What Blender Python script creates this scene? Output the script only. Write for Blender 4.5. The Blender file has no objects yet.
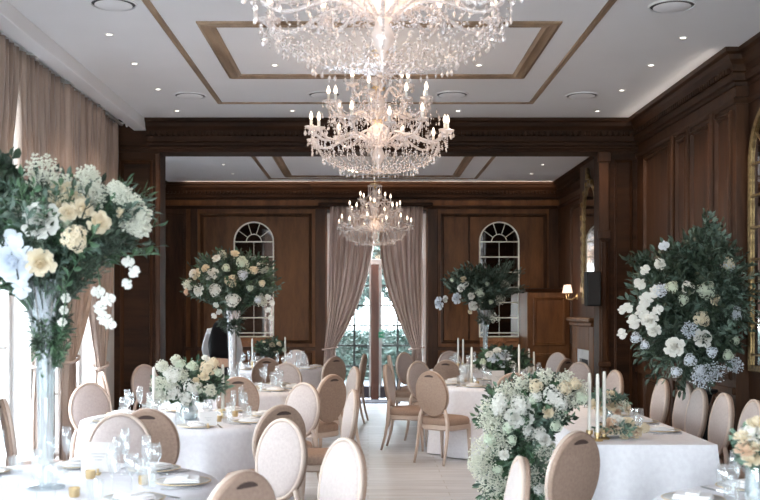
import bpy, math, random
from mathutils import Vector, Matrix, Euler
R = random.Random(7)
PI = math.pi
COL = bpy.context.scene.collection
F = 1050.0            # focal length in pixels of the 760 px frame
CX, HY, CZ = 368.0, 308.0, 1.6
def at(px, py, D):
    s = F / D
    return Vector(((px - CX) / s, D, CZ + (HY - py) / s))

# ------------------------------------------------------------------ mesh builder
class MB:
    def __init__(self): self.v = []; self.f = []
    def add(self, vs, fs):
        o = len(self.v); self.v += [tuple(p) for p in vs]; self.f += [tuple(i + o for i in f) for f in fs]
    def box(self, x0, x1, y0, y1, z0, z1, M=None):
        vs = [Vector(p) for p in ((x0,y0,z0),(x1,y0,z0),(x1,y1,z0),(x0,y1,z0),(x0,y0,z1),(x1,y0,z1),(x1,y1,z1),(x0,y1,z1))]
        if M: vs = [M @ p for p in vs]
        self.add(vs, [(3,2,1,0),(4,5,6,7),(0,1,5,4),(1,2,6,5),(2,3,7,6),(3,0,4,7)])
        return self
    def cbox(self, x0, x1, y0, y1, z0, z1, b=.01, M=None):
        """box with chamfered edges"""
        vs = []; fs = []
        b = min(b, (x1-x0)*.45, (y1-y0)*.45, (z1-z0)*.45)
        def ring(z, i):
            return [(x0+i,y0,z),(x1-i,y0,z),(x1,y0+i,z),(x1,y1-i,z),(x1-i,y1,z),(x0+i,y1,z),(x0,y1-i,z),(x0,y0+i,z)]
        def ring2(z):
            return [(x0+b,y0+b,z),(x1-b,y0+b,z),(x1-b,y0+b,z),(x1-b,y1-b,z),(x1-b,y1-b,z),(x0+b,y1-b,z),(x0+b,y1-b,z),(x0+b,y0+b,z)]
        rs = [ring2(z0), ring(z0+b, b), ring(z1-b, b), ring2(z1)]
        for r in rs: vs += [Vector(p) for p in r]
        for k in range(3):
            for i in range(8):
                j = (i+1) % 8
                fs.append((k*8+i, k*8+j, (k+1)*8+j, (k+1)*8+i))
        fs.append((7,5,3,1)); fs.append((24+1,24+3,24+5,24+7))
        if M: vs = [M @ p for p in vs]
        self.add(vs, fs); return self
    def lathe(self, prof, n=24, c=(0,0,0), M=None, sx=1, sy=1):
        vs = []; fs = []
        for (r, z) in prof:
            for i in range(n):
                a = 2*PI*i/n
                vs.append(Vector((r*math.cos(a)*sx, r*math.sin(a)*sy, z)))
        for k in range(len(prof)-1):
            for i in range(n):
                j = (i+1) % n
                fs.append((k*n+i, k*n+j, (k+1)*n+j, (k+1)*n+i))
        if M: vs = [M @ p for p in vs]
        c = Vector(c); self.add([p + c for p in vs], fs); return self
    def tube(self, pts, rad, n=8, caps=True):
        pts = [Vector(p) for p in pts]; m = len(pts)
        if not hasattr(rad, '__len__'): rad = [rad]*m
        up = Vector((0,0,1)); vs = []; fs = []
        prev = None
        for k in range(m):
            t = (pts[min(k+1,m-1)] - pts[max(k-1,0)])
            if t.length < 1e-9: t = Vector((0,0,1))
            t.normalize()
            if prev is None:
                a = t.orthogonal().normalized()
            else:
                a = prev - t*prev.dot(t)
                a = a.normalized() if a.length > 1e-6 else t.orthogonal().normalized()
            prev = a; b = t.cross(a)
            for i in range(n):
                th = 2*PI*i/n
                vs.append(pts[k] + (a*math.cos(th) + b*math.sin(th))*rad[k])
        for k in range(m-1):
            for i in range(n):
                j = (i+1) % n
                fs.append((k*n+i, k*n+j, (k+1)*n+j, (k+1)*n+i))
        if caps:
            fs.append(tuple(reversed(range(n)))); fs.append(tuple((m-1)*n+i for i in range(n)))
        self.add(vs, fs); return self
    def ball(self, c, r, n=8, m=6, sc=(1,1,1), M=None):
        prof = [(max(1e-4, math.sin(PI*k/m))*1.0, -math.cos(PI*k/m)) for k in range(m+1)]
        vs = []; fs = []
        for (q, z) in prof:
            for i in range(n):
                a = 2*PI*i/n
                p = Vector((q*math.cos(a)*r*sc[0], q*math.sin(a)*r*sc[1], z*r*sc[2]))
                if M: p = M @ p
                vs.append(p + Vector(c))
        for k in range(m):
            for i in range(n):
                j = (i+1) % n
                fs.append((k*n+i, k*n+j, (k+1)*n+j, (k+1)*n+i))
        self.add(vs, fs); return self
    def octa(self, c, r, h=None):
        h = h or r; x, y, z = c
        self.add([(x+r,y,z),(x,y+r,z),(x-r,y,z),(x,y-r,z),(x,y,z+h),(x,y,z-h)],
                 [(0,1,4),(1,2,4),(2,3,4),(3,0,4),(1,0,5),(2,1,5),(3,2,5),(0,3,5)]); return self
    def grid(self, fn, nu, nv, closed=False):
        o = len(self.v)
        for j in range(nv+1):
            for i in range(nu if closed else nu+1):
                self.v.append(tuple(fn(i/nu, j/nv)))
        w = nu if closed else nu+1
        for j in range(nv):
            for i in range(nu):
                i2 = (i+1) % w
                self.f.append((o+j*w+i, o+j*w+i2, o+(j+1)*w+i2, o+(j+1)*w+i))
        return self
    def leaf(self, p, d, l, w, nrm=None, curl=.15):
        """a folded, pointed leaf from p along d"""
        d = Vector(d).normalized()
        s = d.cross(nrm if nrm else Vector((R.uniform(-1,1), R.uniform(-1,1), R.uniform(-.3,1))))
        if s.length < 1e-4: s = d.orthogonal()
        s.normalize(); n = s.cross(d)
        p = Vector(p)
        a = p; m1 = p + d*l*.35; m2 = p + d*l*.7 - n*curl*l*.3; t = p + d*l - n*curl*l
        up = n*w*.25
        self.add([a, m1+s*w*.5+up, m1, m1-s*w*.5+up, m2+s*w*.4+up, m2, m2-s*w*.4+up, t],
                 [(0,1,2),(0,2,3),(1,4,5,2),(2,5,6,3),(4,7,5),(5,7,6)])
    def prof(self, path, prof, closed=False):
        """sweep a profile (offset out, offset z) along a horizontal path; out is to the right-hand side"""
        pts = [Vector(p) for p in path]; m = len(pts); n = len(prof)
        rings = []
        for k in range(m):
            if closed: a = (pts[k]-pts[k-1]).normalized(); b = (pts[(k+1)%m]-pts[k]).normalized()
            else:
                a = (pts[k]-pts[k-1]).normalized() if k else (pts[1]-pts[0]).normalized()
                b = (pts[k+1]-pts[k]).normalized() if k < m-1 else a
            na = Vector((a.y,-a.x,0)); nb = Vector((b.y,-b.x,0))
            o = na+nb; o = o/ max(.2, (1+na.dot(nb)))
            rings.append([pts[k] + o*q[0] + Vector((0,0,q[1])) for q in prof])
        vs = [p for r in rings for p in r]; fs = []
        for k in range(m if closed else m-1):
            k2 = (k+1) % m
            for i in range(n-1):
                fs.append((k*n+i, k2*n+i, k2*n+i+1, k*n+i+1))
        if not closed: fs += [tuple(range(n)), tuple((m-1)*n+i for i in reversed(range(n)))]
        self.add(vs, fs); return self
    def build(self, name, mat, parent=None, smooth=False, loc=None, kind=None, solid=None, bevel=None, subsurf=None):
        me = bpy.data.meshes.new(name); me.from_pydata(self.v, [], self.f); me.update()
        if smooth:
            for p in me.polygons: p.use_smooth = True
            if smooth == 'auto':
                try: me.set_sharp_from_angle(angle=math.radians(40))
                except Exception: pass
        me.materials.append(mat)
        o = bpy.data.objects.new(name, me); COL.objects.link(o)
        if parent: o.parent = parent
        if loc is not None: o.location = loc
        if kind: o['kind'] = kind
        if solid:
            m = o.modifiers.new('s', 'SOLIDIFY'); m.thickness = solid; m.offset = 0
        if bevel:
            m = o.modifiers.new('b', 'BEVEL'); m.width = bevel; m.segments = 2; m.limit_method = 'ANGLE'
        if subsurf:
            m = o.modifiers.new('u', 'SUBSURF'); m.levels = subsurf; m.render_levels = subsurf
        return o

def tag(o, label, cat, group=None):
    o['label'] = label; o['category'] = cat
    if group: o['group'] = group
    return o
def thing(name, label, cat, loc=(0,0,0), rz=0, group=None):
    o = bpy.data.objects.new(name, None); COL.objects.link(o)
    o.empty_display_size = .05
    o.location = loc; o.rotation_euler = (0,0,rz)
    return tag(o, label, cat, group)
def dup(root, loc, rz=None, label=None, group=None, scale=None):
    r = root.copy(); COL.objects.link(r); r.location = loc
    if rz is not None: r.rotation_euler = (0,0,rz)
    if label: r['label'] = label
    if group: r['group'] = group
    if scale: r.scale = scale
    for ch in KIDS(root):
        c = ch.copy(); COL.objects.link(c); c.parent = r
        for g in KIDS(ch):
            d = g.copy(); COL.objects.link(d); d.parent = c
    return r
def KIDS(o): return list(o.children)
def struct(mb, name, mat, **k): return mb.build(name, mat, kind='structure', **k)

# ------------------------------------------------------------------ materials
def mat(name, col, rough=.5, metal=0, spec=.5, **k):
    m = bpy.data.materials.new(name); m.use_nodes = True
    b = m.node_tree.nodes['Principled BSDF']
    b.inputs['Base Color'].default_value = (*col, 1); b.inputs['Roughness'].default_value = rough
    b.inputs['Metallic'].default_value = metal; b.inputs['Specular IOR Level'].default_value = spec
    for kk, v in k.items(): b.inputs[kk.replace('_', ' ')].default_value = v
    return m
def noise_col(m, c1, c2, scale=(5,5,5), detail=4, rough=.6, bump=0, lo=.35, hi=.65, bdist=.01):
    nt = m.node_tree; N = nt.nodes; L = nt.links; b = N['Principled BSDF']
    tc = N.new('ShaderNodeTexCoord'); mp = N.new('ShaderNodeMapping'); nz = N.new('ShaderNodeTexNoise')
    cr = N.new('ShaderNodeValToRGB')
    mp.inputs['Scale'].default_value = scale; nz.inputs['Scale'].default_value = 1
    nz.inputs['Detail'].default_value = detail; nz.inputs['Roughness'].default_value = rough
    L.new(tc.outputs['Object'], mp.inputs[0]); L.new(mp.outputs[0], nz.inputs['Vector'])
    L.new(nz.outputs['Fac'], cr.inputs[0])
    cr.color_ramp.elements[0].position = lo; cr.color_ramp.elements[1].position = hi
    cr.color_ramp.elements[0].color = (*c1,1); cr.color_ramp.elements[1].color = (*c2,1)
    L.new(cr.outputs[0], b.inputs['Base Color'])
    if bump:
        bp = N.new('ShaderNodeBump'); bp.inputs['Strength'].default_value = bump; bp.inputs['Distance'].default_value = bdist
        L.new(nz.outputs['Fac'], bp.inputs['Height']); L.new(bp.outputs[0], b.inputs['Normal'])
    return m
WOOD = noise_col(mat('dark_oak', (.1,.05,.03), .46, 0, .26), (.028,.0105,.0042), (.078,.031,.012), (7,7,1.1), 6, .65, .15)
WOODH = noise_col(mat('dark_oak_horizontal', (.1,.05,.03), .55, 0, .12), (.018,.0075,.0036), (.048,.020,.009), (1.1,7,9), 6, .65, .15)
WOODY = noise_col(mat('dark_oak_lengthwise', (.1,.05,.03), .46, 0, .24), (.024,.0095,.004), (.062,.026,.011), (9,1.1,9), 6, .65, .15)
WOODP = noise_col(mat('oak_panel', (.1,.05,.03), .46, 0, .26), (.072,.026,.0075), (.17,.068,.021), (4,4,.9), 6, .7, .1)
WOODO = noise_col(mat('orange_oak', (.3,.12,.04), .4), (.22,.08,.03), (.36,.15,.06), (3,3,6), 4, .6, .1)
TRIMG = noise_col(mat('ceiling_trim_wood', (.4,.26,.15), .45), (.17,.105,.06), (.33,.22,.135), (6,1.2,6), 4, .6, .05)
PLAST = noise_col(mat('ceiling_plaster', (.7,.7,.7), .75), (.74,.735,.75), (.78,.775,.79), (.7,.7,.7), 3, .6, 0)
WALLP = mat('white_paint', (.72,.71,.70), .6)
MUNT = mat('cream_muntin', (.78,.74,.64), .4)
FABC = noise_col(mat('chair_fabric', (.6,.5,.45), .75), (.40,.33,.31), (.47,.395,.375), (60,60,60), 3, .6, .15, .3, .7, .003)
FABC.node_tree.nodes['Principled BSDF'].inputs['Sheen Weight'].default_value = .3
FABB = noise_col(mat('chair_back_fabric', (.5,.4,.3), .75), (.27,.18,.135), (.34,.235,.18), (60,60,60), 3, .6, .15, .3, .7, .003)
CHFR = noise_col(mat('champagne_frame', (.6,.45,.34), .45), (.50,.385,.32), (.56,.45,.385), (8,8,8), 3, .6, .05)
DARK = mat('dark_slot', (.06,.035,.028), .8)
CLOTH = noise_col(mat('white_tablecloth', (.78,.76,.79), .8), (.78,.765,.81), (.84,.83,.87), (30,30,30), 3, .6, .05)
CURT = noise_col(mat('taupe_curtain', (.4,.3,.25), .55), (.25,.175,.14), (.36,.265,.215), (14,14,1.2), 4, .6, .1)
CURT.node_tree.nodes['Principled BSDF'].inputs['Sheen Weight'].default_value = .3
CURTF = noise_col(mat('mauve_satin_curtain', (.4,.3,.28), .42), (.42,.30,.255), (.66,.50,.435), (14,14,1.2), 4, .6, .1)
GOLD = mat('gold_metal', (.70,.54,.31), .35, 1)
GILT = noise_col(mat('gilt_frame', (.4,.27,.1), .4, .7), (.13,.08,.03), (.34,.24,.11), (25,25,25), 4, .6, .5)
SILV = mat('silver_vase', (.75,.76,.78), .18, 1)
MIRR = mat('mirror_glass', (.62,.62,.62), .03, 1)
BLACK = mat('black_plastic', (.010,.010,.011), .55, 0, .2)
WAXW = mat('candle_wax', (.85,.82,.76), .5, Subsurface_Weight=.0)
CHINA = mat('white_china', (.82,.81,.80), .2)
LINEN = mat('white_linen', (.80,.78,.78), .8)
PAPER = mat('pale_card', (.56,.53,.52), .7)
INK = mat('grey_ink', (.25,.24,.25), .7)
MARB = noise_col(mat('pale_marble', (.7,.68,.66), .25), (.55,.53,.52), (.72,.70,.69), (4,4,4), 5, .6, 0)
WMET = mat('white_metal', (.75,.74,.72), .4)
VENTD = mat('vent_shadow_gap', (.05,.05,.055), .7)
def glassy(name, tint, transp=.55, gl=.3, df=.15, rough=.08, dcol=None):
    m = bpy.data.materials.new(name); m.use_nodes = True; nt = m.node_tree; N = nt.nodes; L = nt.links
    N.clear(); o = N.new('ShaderNodeOutputMaterial')
    t = N.new('ShaderNodeBsdfTransparent'); t.inputs[0].default_value = (*tint,1)
    g = N.new('ShaderNodeBsdfGlossy'); g.inputs['Roughness'].default_value = rough; g.inputs[0].default_value = (1,1,1,1)
    d = N.new('ShaderNodeBsdfDiffuse'); d.inputs[0].default_value = (*(dcol or tint),1)
    tl = N.new('ShaderNodeBsdfTranslucent'); tl.inputs[0].default_value = (*(dcol or tint),1)
    md = N.new('ShaderNodeMixShader'); L.new(d.outputs[0], md.inputs[1]); L.new(tl.outputs[0], md.inputs[2])
    m1 = N.new('ShaderNodeMixShader'); m1.inputs[0].default_value = gl/(transp+gl)
    L.new(t.outputs[0], m1.inputs[1]); L.new(g.outputs[0], m1.inputs[2])
    m2 = N.new('ShaderNodeMixShader'); m2.inputs[0].default_value = df
    L.new(m1.outputs[0], m2.inputs[1]); L.new(md.outputs[0], m2.inputs[2]); L.new(m2.outputs[0], o.inputs[0])
    return m
CRYS = glassy('cut_crystal', (.95,.93,.93), .44, .34, .40, .06, (.93,.87,.85))
CRYA = glassy('crystal_arm', (.95,.93,.93), .40, .35, .5, .15, (.93,.87,.85))
GLAS = glassy('drinking_glass', (.975,.985,.99), .86, .13, .04, .04, (.9,.92,.95))
VGLS = glassy('vase_glass', (.88,.93,.95), .6, .35, .15, .05, (.75,.82,.85))
def winglass():
    m = glassy('window_pane', (.97,.99,.99), .92, .06, 0.0, .02); return m
PANE = winglass()
def petal(name, c, tl=.45):
    m = bpy.data.materials.new(name); m.use_nodes = True; nt = m.node_tree; N = nt.nodes; L = nt.links
    N.clear(); o = N.new('ShaderNodeOutputMaterial')
    d = N.new('ShaderNodeBsdfDiffuse'); d.inputs[0].default_value = (*c,1)
    t = N.new('ShaderNodeBsdfTranslucent'); t.inputs[0].default_value = (*c,1)
    m1 = N.new('ShaderNodeMixShader'); m1.inputs[0].default_value = tl
    L.new(d.outputs[0], m1.inputs[1]); L.new(t.outputs[0], m1.inputs[2]); L.new(m1.outputs[0], o.inputs[0])
    return m
PWHITE = petal('white_petal', (.90,.89,.85)); PCREAM = petal('cream_petal', (.85,.76,.60)); PPEACH = petal('blush_petal', (.80,.62,.48))
PHYD = petal('pale_hydrangea_petal', (.76,.82,.70)); PBLUE = petal('cool_white_petal', (.80,.84,.90))
PGYP = petal('tiny_white_blossom', (.86,.86,.78))
def leafm(name, c1, c2, tl=.2):
    m = mat(name, c1, .5); noise_col(m, c1, c2, (9,9,9), 2, .5, 0, .35, .65)
    return m
LDARK = leafm('dark_leaf', (.016,.032,.020), (.044,.068,.042)); LMID = leafm('green_leaf', (.035,.085,.042), (.09,.16,.085))
LGREY = leafm('eucalyptus_leaf', (.075,.12,.095), (.16,.22,.175)); LMINT = leafm('minty_leaf', (.10,.19,.13), (.22,.32,.23))
def emis(name, col, s, sampling=True):
    m = bpy.data.materials.new(name); m.use_nodes = True; N = m.node_tree.nodes; N.clear()
    o = N.new('ShaderNodeOutputMaterial'); e = N.new('ShaderNodeEmission'); e.inputs[0].default_value = (*col,1); e.inputs[1].default_value = s
    m.node_tree.links.new(e.outputs[0], o.inputs[0])
    if not sampling: m.cycles.emission_sampling = 'NONE'
    return m
BULB = emis('candle_bulb_glow', (1,.80,.62), 3.2, False)
LAMP = emis('downlight_glow', (1,.93,.82), 5, False)
SHADEM = emis('lit_lampshade', (1,.70,.50), 1.6, False)
def area(name, loc, rot, sx, sy, e, col=(1,1,1), spread=None):
    l = bpy.data.lights.new(name, 'AREA'); l.shape = 'RECTANGLE'; l.size = sx; l.size_y = sy; l.energy = e; l.color = col
    if spread: l.spread = spread
    o = bpy.data.objects.new(name, l); COL.objects.link(o); o.location = loc; o.rotation_euler = rot; return o
def point(name, loc, e, col, r=.1):
    l = bpy.data.lights.new(name, 'POINT'); l.energy = e; l.color = col; l.shadow_soft_size = r
    o = bpy.data.objects.new(name, l); COL.objects.link(o); o.location = loc; return o
def spot(name, loc, e, col, ang=1.4, r=.04):
    l = bpy.data.lights.new(name, 'SPOT'); l.energy = e; l.color = col; l.spot_size = ang; l.spot_blend = .7; l.shadow_soft_size = r
    o = bpy.data.objects.new(name, l); COL.objects.link(o); o.location = loc; return o
SKY = 23.0; LK = 1.4; EXPO = 0.24
# ------------------------------------------------------------------ the room
ZC = 3.79
XL, XR1, XR2 = -2.95, 3.13, 3.24        # left wall, right wall breast, right wall nearer the camera
YB0, YB1 = 12.2, 12.55                   # the panelled beam between the two rooms
XFL, XFR, YF = -3.6, 3.34, 18.35         # far room
YBACK = -3.2
TN = [0]
def trim(mb, m, **k):
    TN[0] += 1
    return struct(mb, 'trim_%d' % TN[0], m, **k)

# floor: pale limed boards
FLO = mat('limed_floor', (.5,.47,.44), .38)
def floor_nodes():
    nt = FLO.node_tree; N = nt.nodes; L = nt.links; b = N['Principled BSDF']
    tc = N.new('ShaderNodeTexCoord'); mp = N.new('ShaderNodeMapping'); mp.inputs['Rotation'].default_value = (0,0,0)
    br = N.new('ShaderNodeTexBrick'); br.inputs['Scale'].default_value = 1
    br.inputs['Brick Width'].default_value = 1.4; br.inputs['Row Height'].default_value = .16; br.inputs['Mortar Size'].default_value = .004
    br.inputs['Color1'].default_value = (.46,.485,.53,1); br.inputs['Color2'].default_value = (.56,.585,.63,1); br.inputs['Mortar'].default_value = (.36,.35,.35,1)
    nz = N.new('ShaderNodeTexNoise'); m2 = N.new('ShaderNodeMapping'); m2.inputs['Scale'].default_value = (1.5,16,1)
    nz.inputs['Scale'].default_value = 1.4; nz.inputs['Detail'].default_value = 6
    L.new(tc.outputs['Object'], mp.inputs[0]); L.new(mp.outputs[0], br.inputs['Vector'])
    L.new(tc.outputs['Object'], m2.inputs[0]); L.new(m2.outputs[0], nz.inputs['Vector'])
    mx = N.new('ShaderNodeMix'); mx.data_type = 'RGBA'; mx.blend_type = 'MULTIPLY'; mx.inputs[0].default_value = .6
    cr = N.new('ShaderNodeValToRGB'); cr.color_ramp.elements[0].color = (.62,.60,.58,1); cr.color_ramp.elements[1].color = (1.1,1.1,1.1,1)
    cr.color_ramp.elements[0].position = .3; cr.color_ramp.elements[1].position = .7
    L.new(nz.outputs['Fac'], cr.inputs[0]); L.new(br.outputs['Color'], mx.inputs[6]); L.new(cr.outputs[0], mx.inputs[7])
    L.new(mx.outputs[2], b.inputs['Base Color'])
floor_nodes()
struct(MB().box(-4, 4, YBACK-.2, YF+.3, -.15, 0), 'floor', FLO)
struct(MB().box(-4, 4, YBACK-.2, YF+.3, ZC, ZC+.15), 'ceiling', PLAST)

def wall_with_holes_y(x0, x1, ya, yb, holes, z1=ZC):
    """a wall running along y between x0 and x1 with (y0,y1,z0,z1) openings"""
    mb = MB(); y = ya
    for (h0, h1, a, b) in sorted(holes):
        if h0 > y: mb.box(x0, x1, y, h0, 0, z1)
        if a > 0: mb.box(x0, x1, h0, h1, 0, a)
        mb.box(x0, x1, h0, h1, b, z1); y = h1
    mb.box(x0, x1, y, yb, 0, z1); return mb
WZ0, WZ1 = .12, 3.42
wins = [10.65, 8.45, 6.25, 4.05, 1.85, -.35]
WW = .74
struct(wall_with_holes_y(XL-.3, XL, YBACK, YB0, [(c-WW, c+WW, WZ0, WZ1) for c in wins]), 'wall_left', WALLP)
struct(wall_with_holes_y(XFL-.3, XFL, YB0, YF+.3, [(13.7, 15.3, .5, 3.2)]), 'wall_far_room_left', WOOD)
def window_y(n, x, c, hw, z0, z1, rows=6):
    """a white casement window in a wall running along y"""
    mb = MB(); t = .035
    mb.cbox(x-.04, x+.03, c-hw, c-hw+.07, z0, z1, .008); mb.cbox(x-.04, x+.03, c+hw-.07, c+hw, z0, z1, .008)
    mb.cbox(x-.04, x+.03, c-hw+.07, c+hw-.07, z1-.07, z1, .008); mb.cbox(x-.04, x+.03, c-hw+.07, c+hw-.07, z0, z0+.09, .008)
    mb.cbox(x-.03, x+.02, c-.045, c+.045, z0+.09, z1-.07, .008)
    for k in range(1, rows):
        z = z0+.09 + (z1-z0-.16)*k/rows
        mb.box(x-.012, x+.012, c-hw+.07, c+hw-.07, z-.012, z+.012)
    for q in (-.5, .5):
        mb.box(x-.012, x+.012, c+q*hw-.012, c+q*hw+.012, z0+.09, z1-.07)
    w = struct(mb, 'window_%d' % n, WALLP)
    MB().box(x-.003, x+.003, c-hw+.07, c+hw-.07, z0+.09, z1-.07).build('window_pane', PANE, w, kind='structure')
    return w
for i, c in enumerate(wins): window_y(i+1, XL-.2, c, WW, WZ0, WZ1)
window_y(7, XFL-.2, 14.5, .8, .5, 3.2)

# dropped edge over the windows
trim(MB().cbox(-2.72, -2.57, YBACK, YB0, 3.66, ZC, .006), PLAST)
# right wall, nearer part set back, breast part
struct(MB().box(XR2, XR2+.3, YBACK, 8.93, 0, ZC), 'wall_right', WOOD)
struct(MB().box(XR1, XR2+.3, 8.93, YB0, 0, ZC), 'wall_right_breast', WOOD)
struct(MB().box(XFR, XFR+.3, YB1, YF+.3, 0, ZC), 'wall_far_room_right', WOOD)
wb = MB().box(-4, 4, YBACK-.2, YBACK, 0, .4).box(-4, 4, YBACK-.2, YBACK, 3.3, ZC)
for a, b in ((-4,-2.3),(-.7,.9),(2.5,4)): wb.box(a, b, YBACK-.2, YBACK, .4, 3.3)
struct(wb, 'wall_back', WALLP)
for i, c in enumerate((-1.5, 1.7)):  # unseen windows behind the camera, added to brighten the foreground
    added_win = MB()
    for x in (c-.8, c-.03, c+.74): added_win.cbox(x, x+.06, YBACK-.14, YBACK-.08, .4, 3.3, .008)
    for z in (.4, 1.1, 1.8, 2.5, 3.24): added_win.cbox(c-.8, c+.8, YBACK-.13, YBACK-.09, z, z+.05, .008)
    struct(added_win, 'window_%d' % (8+i), WALLP)
struct(MB().box(3.24, XFR, 14.35, 16.05, 0, ZC), 'wall_chimney_breast', WOOD)
# far wall with door opening
DX0, DX1, DZ1 = -.72, 1.02, 3.32
fw = MB().box(XFL-.3, DX0, YF, YF+.3, 0, ZC).box(DX1, XFR+.3, YF, YF+.3, 0, ZC).box(DX0, DX1, YF, YF+.3, DZ1, ZC)
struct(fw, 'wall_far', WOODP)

# beam and piers
OX0, OX1, BZ = -2.42, 2.70, 3.41
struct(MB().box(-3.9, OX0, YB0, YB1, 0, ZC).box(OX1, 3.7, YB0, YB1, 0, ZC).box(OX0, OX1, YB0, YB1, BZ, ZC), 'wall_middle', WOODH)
PR_CROWN = [(0,-.30),(.015,-.30),(.02,-.27),(.045,-.26),(.05,-.20),(.035,-.18),(.05,-.13),(.085,-.09),(.095,-.05),(.13,-.035),(.135,0),(0,0)]
PR_ARCH = [(0,-.10),(.02,-.10),(.025,-.06),(.045,-.05),(.05,-.01),(.03,0),(0,0)]
PR_CROWN = [(a,b) for a,b in PR_CROWN]
# path direction chosen so that the profile leans into the room (right-hand side of travel)
trim(MB().prof([(-2.57,YB0,ZC),(3.13,YB0,ZC)], PR_CROWN), WOODH)
trim(MB().prof([(-2.95,YB0,BZ+.06),(3.13,YB0,BZ+.06)], [(0,-.06),(.02,-.06),(.03,-.03),(.045,-.02),(.045,.0),(.02,.015),(0,.015)]), WOODH)
# right wall crown with its return at the breast
trim(MB().prof([(XR1,YB0,ZC),(XR1,8.93,ZC),(XR2,8.93,ZC),(XR2,YBACK,ZC)], PR_CROWN), WOODY)
trim(MB().prof([(XR1,YB0,ZC-.42),(XR1,8.93,ZC-.42),(XR2,8.93,ZC-.42),(XR2,YBACK,ZC-.42)], [(0,-.03),(.015,-.03),(.03,0),(.03,.015),(0,.03)]), WOODY)
# far room crown: left, breakfront over the curtains, right
bx0, bx1, by = -.9, 1.06, YF-.05
trim(MB().prof([(XFL,13,ZC),(XFL,YF,ZC),(bx0,YF,ZC),(bx0,by,ZC),(bx1,by,ZC),(bx1,YF,ZC),(XFR,YF,ZC),(XFR,YB1,ZC)], PR_CROWN), WOODH)
trim(MB().prof([(XFL,YF,3.36),(bx0,YF,3.36),(bx0,by,3.36),(bx1,by,3.36),(bx1,YF,3.36),(XFR,YF,3.36),(XFR,YB1,3.36)], [(0,-.03),(.02,-.03),(.035,0),(.035,.02),(0,.03)]), WOODH)

dn = MB()
for k in range(int(5.68/.065)):
    x = -2.56+k*.065; dn.box(x, x+.036, YB0-.075, YB0-.03, ZC-.195, ZC-.15)
for k in range(int(6.9/.065)):
    x = XFL+.02+k*.065; yy = by if bx0 < x < bx1 else YF
    dn.box(x, x+.036, yy-.075, yy-.03, ZC-.195, ZC-.15)
for k in range(int(3.2/.065)):
    y = 8.95+k*.065; dn.box(XR1-.075, XR1-.03, y, y+.036, ZC-.195, ZC-.15)
for k in range(int(5.7/.065)):
    y = YB1+.05+k*.065; dn.box(XFR-.075, XFR-.03, y, y+.036, ZC-.195, ZC-.15)
trim(dn, WOODH)

def frame_x(mb, x0, x1, z0, z1, y, w=.055, d=.028):
    """picture-frame moulding on a wall facing -y"""
    pr = [(0,0),(d*.6,0),(d,w*.3),(d*.5,w*.5),(d*.8,w*.75),(0,w)]
    cs = [(x0,z0),(x1,z0),(x1,z1),(x0,z1)]; ins = [(1,1),(-1,1),(-1,-1),(1,-1)]
    vs = []; fs = []; n = len(pr)
    for (cx, cz), (ix, iz) in zip(cs, ins):
        for (q, t) in pr: vs.append((cx+ix*t, y-q, cz+iz*t))
    for k in range(4):
        for i in range(n-1): fs.append((k*n+i, ((k+1)%4)*n+i, ((k+1)%4)*n+i+1, k*n+i+1))
    mb.add(vs, fs)
def frame_y(mb, y0, y1, z0, z1, x, sgn, w=.055, d=.028):
    """the same on a wall along y; sgn=-1 faces -x"""
    t = MB(); frame_x(t, y0, y1, z0, z1, 0, w, d)
    mb.add([(x + sgn*p[1], p[0], p[2]) for p in t.v], t.f)
def X(px, D=YF): return (px-CX)/(F/D)
def Z(py, D=YF): return CZ+(HY-py)/(F/D)
# far wall: stiles, rails, panels
st = MB()
for (a, b) in ((-3.55,-3.18),(-3.1,-2.98),(-.92,-.74),(1.04,1.22),(3.16,3.33)): st.cbox(a, b, YF-.02, YF, 0, 3.33, .006)
st.cbox(-3.55, -.74, YF-.022, YF, .86, .92, .006).cbox(1.04, 3.33, YF-.022, YF, .86, .92, .006)
trim(st, WOOD)
fr = MB()
frame_x(fr, -2.93, -.98, .98, 3.25, YF); frame_x(fr, -2.93, -.98, .16, .82, YF)
frame_x(fr, 1.27, 3.12, .98, 3.25, YF); frame_x(fr, 1.27, 3.12, .16, .82, YF)
frame_x(fr, 1.75, 1.78, 1.05, 3.2, YF, .012, .012)
frame_x(fr, -3.53, -3.2, .16, 3.25, YF-.02, .03, .015)
trim(fr, WOOD)
struct(MB().prof([(XFL,YF,.16),(DX0,YF,.16)], [(0,-.16),(.03,-.16),(.03,-.02),(.015,0),(0,0)]).prof([(DX1,YF,.16),(XFR,YF,.16)], [(0,-.16),(.03,-.16),(.03,-.02),(.015,0),(0,0)]), 'baseboard_far', WOODH)
# right wall panels
fr = MB()
for (a, b) in ((10.86,11.85),(10.28,10.62),(9.56,10.14),(9.02,9.42)):
    frame_y(fr, a, b, .98, 3.3, XR1, 1, .05, .028); frame_y(fr, a, b, .16, .82, XR1, 1, .05, .028)
for (a, b) in ((5.7,6.9),(4.3,5.5),(2.9,4.1),(1.5,2.7)):
    frame_y(fr, a, b, .98, 3.3, XR2, 1, .05, .028)
for (a, b) in ((12.9,14.2),(16.2,17.2)):
    frame_y(fr, a, b, .98, 3.25, XFR, 1, .05, .028)
trim(fr, WOOD)
st = MB()
for yy in (9.49, 10.21, 10.74): st.cbox(XR1-.035, XR1, yy-.045, yy+.045, 0, 3.36, .008)
st.cbox(XR1-.03, XR1, 8.935, YB0, .86, .92, .008)
trim(st, WOOD)
struct(MB().prof([(XR1,YB0,.16),(XR1,8.93,.16),(XR2,8.93,.16),(XR2,YBACK,.16)], [(0,-.16),(.03,-.16),(.03,-.02),(.015,0),(0,0)]), 'baseboard_right', WOODY)
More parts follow.
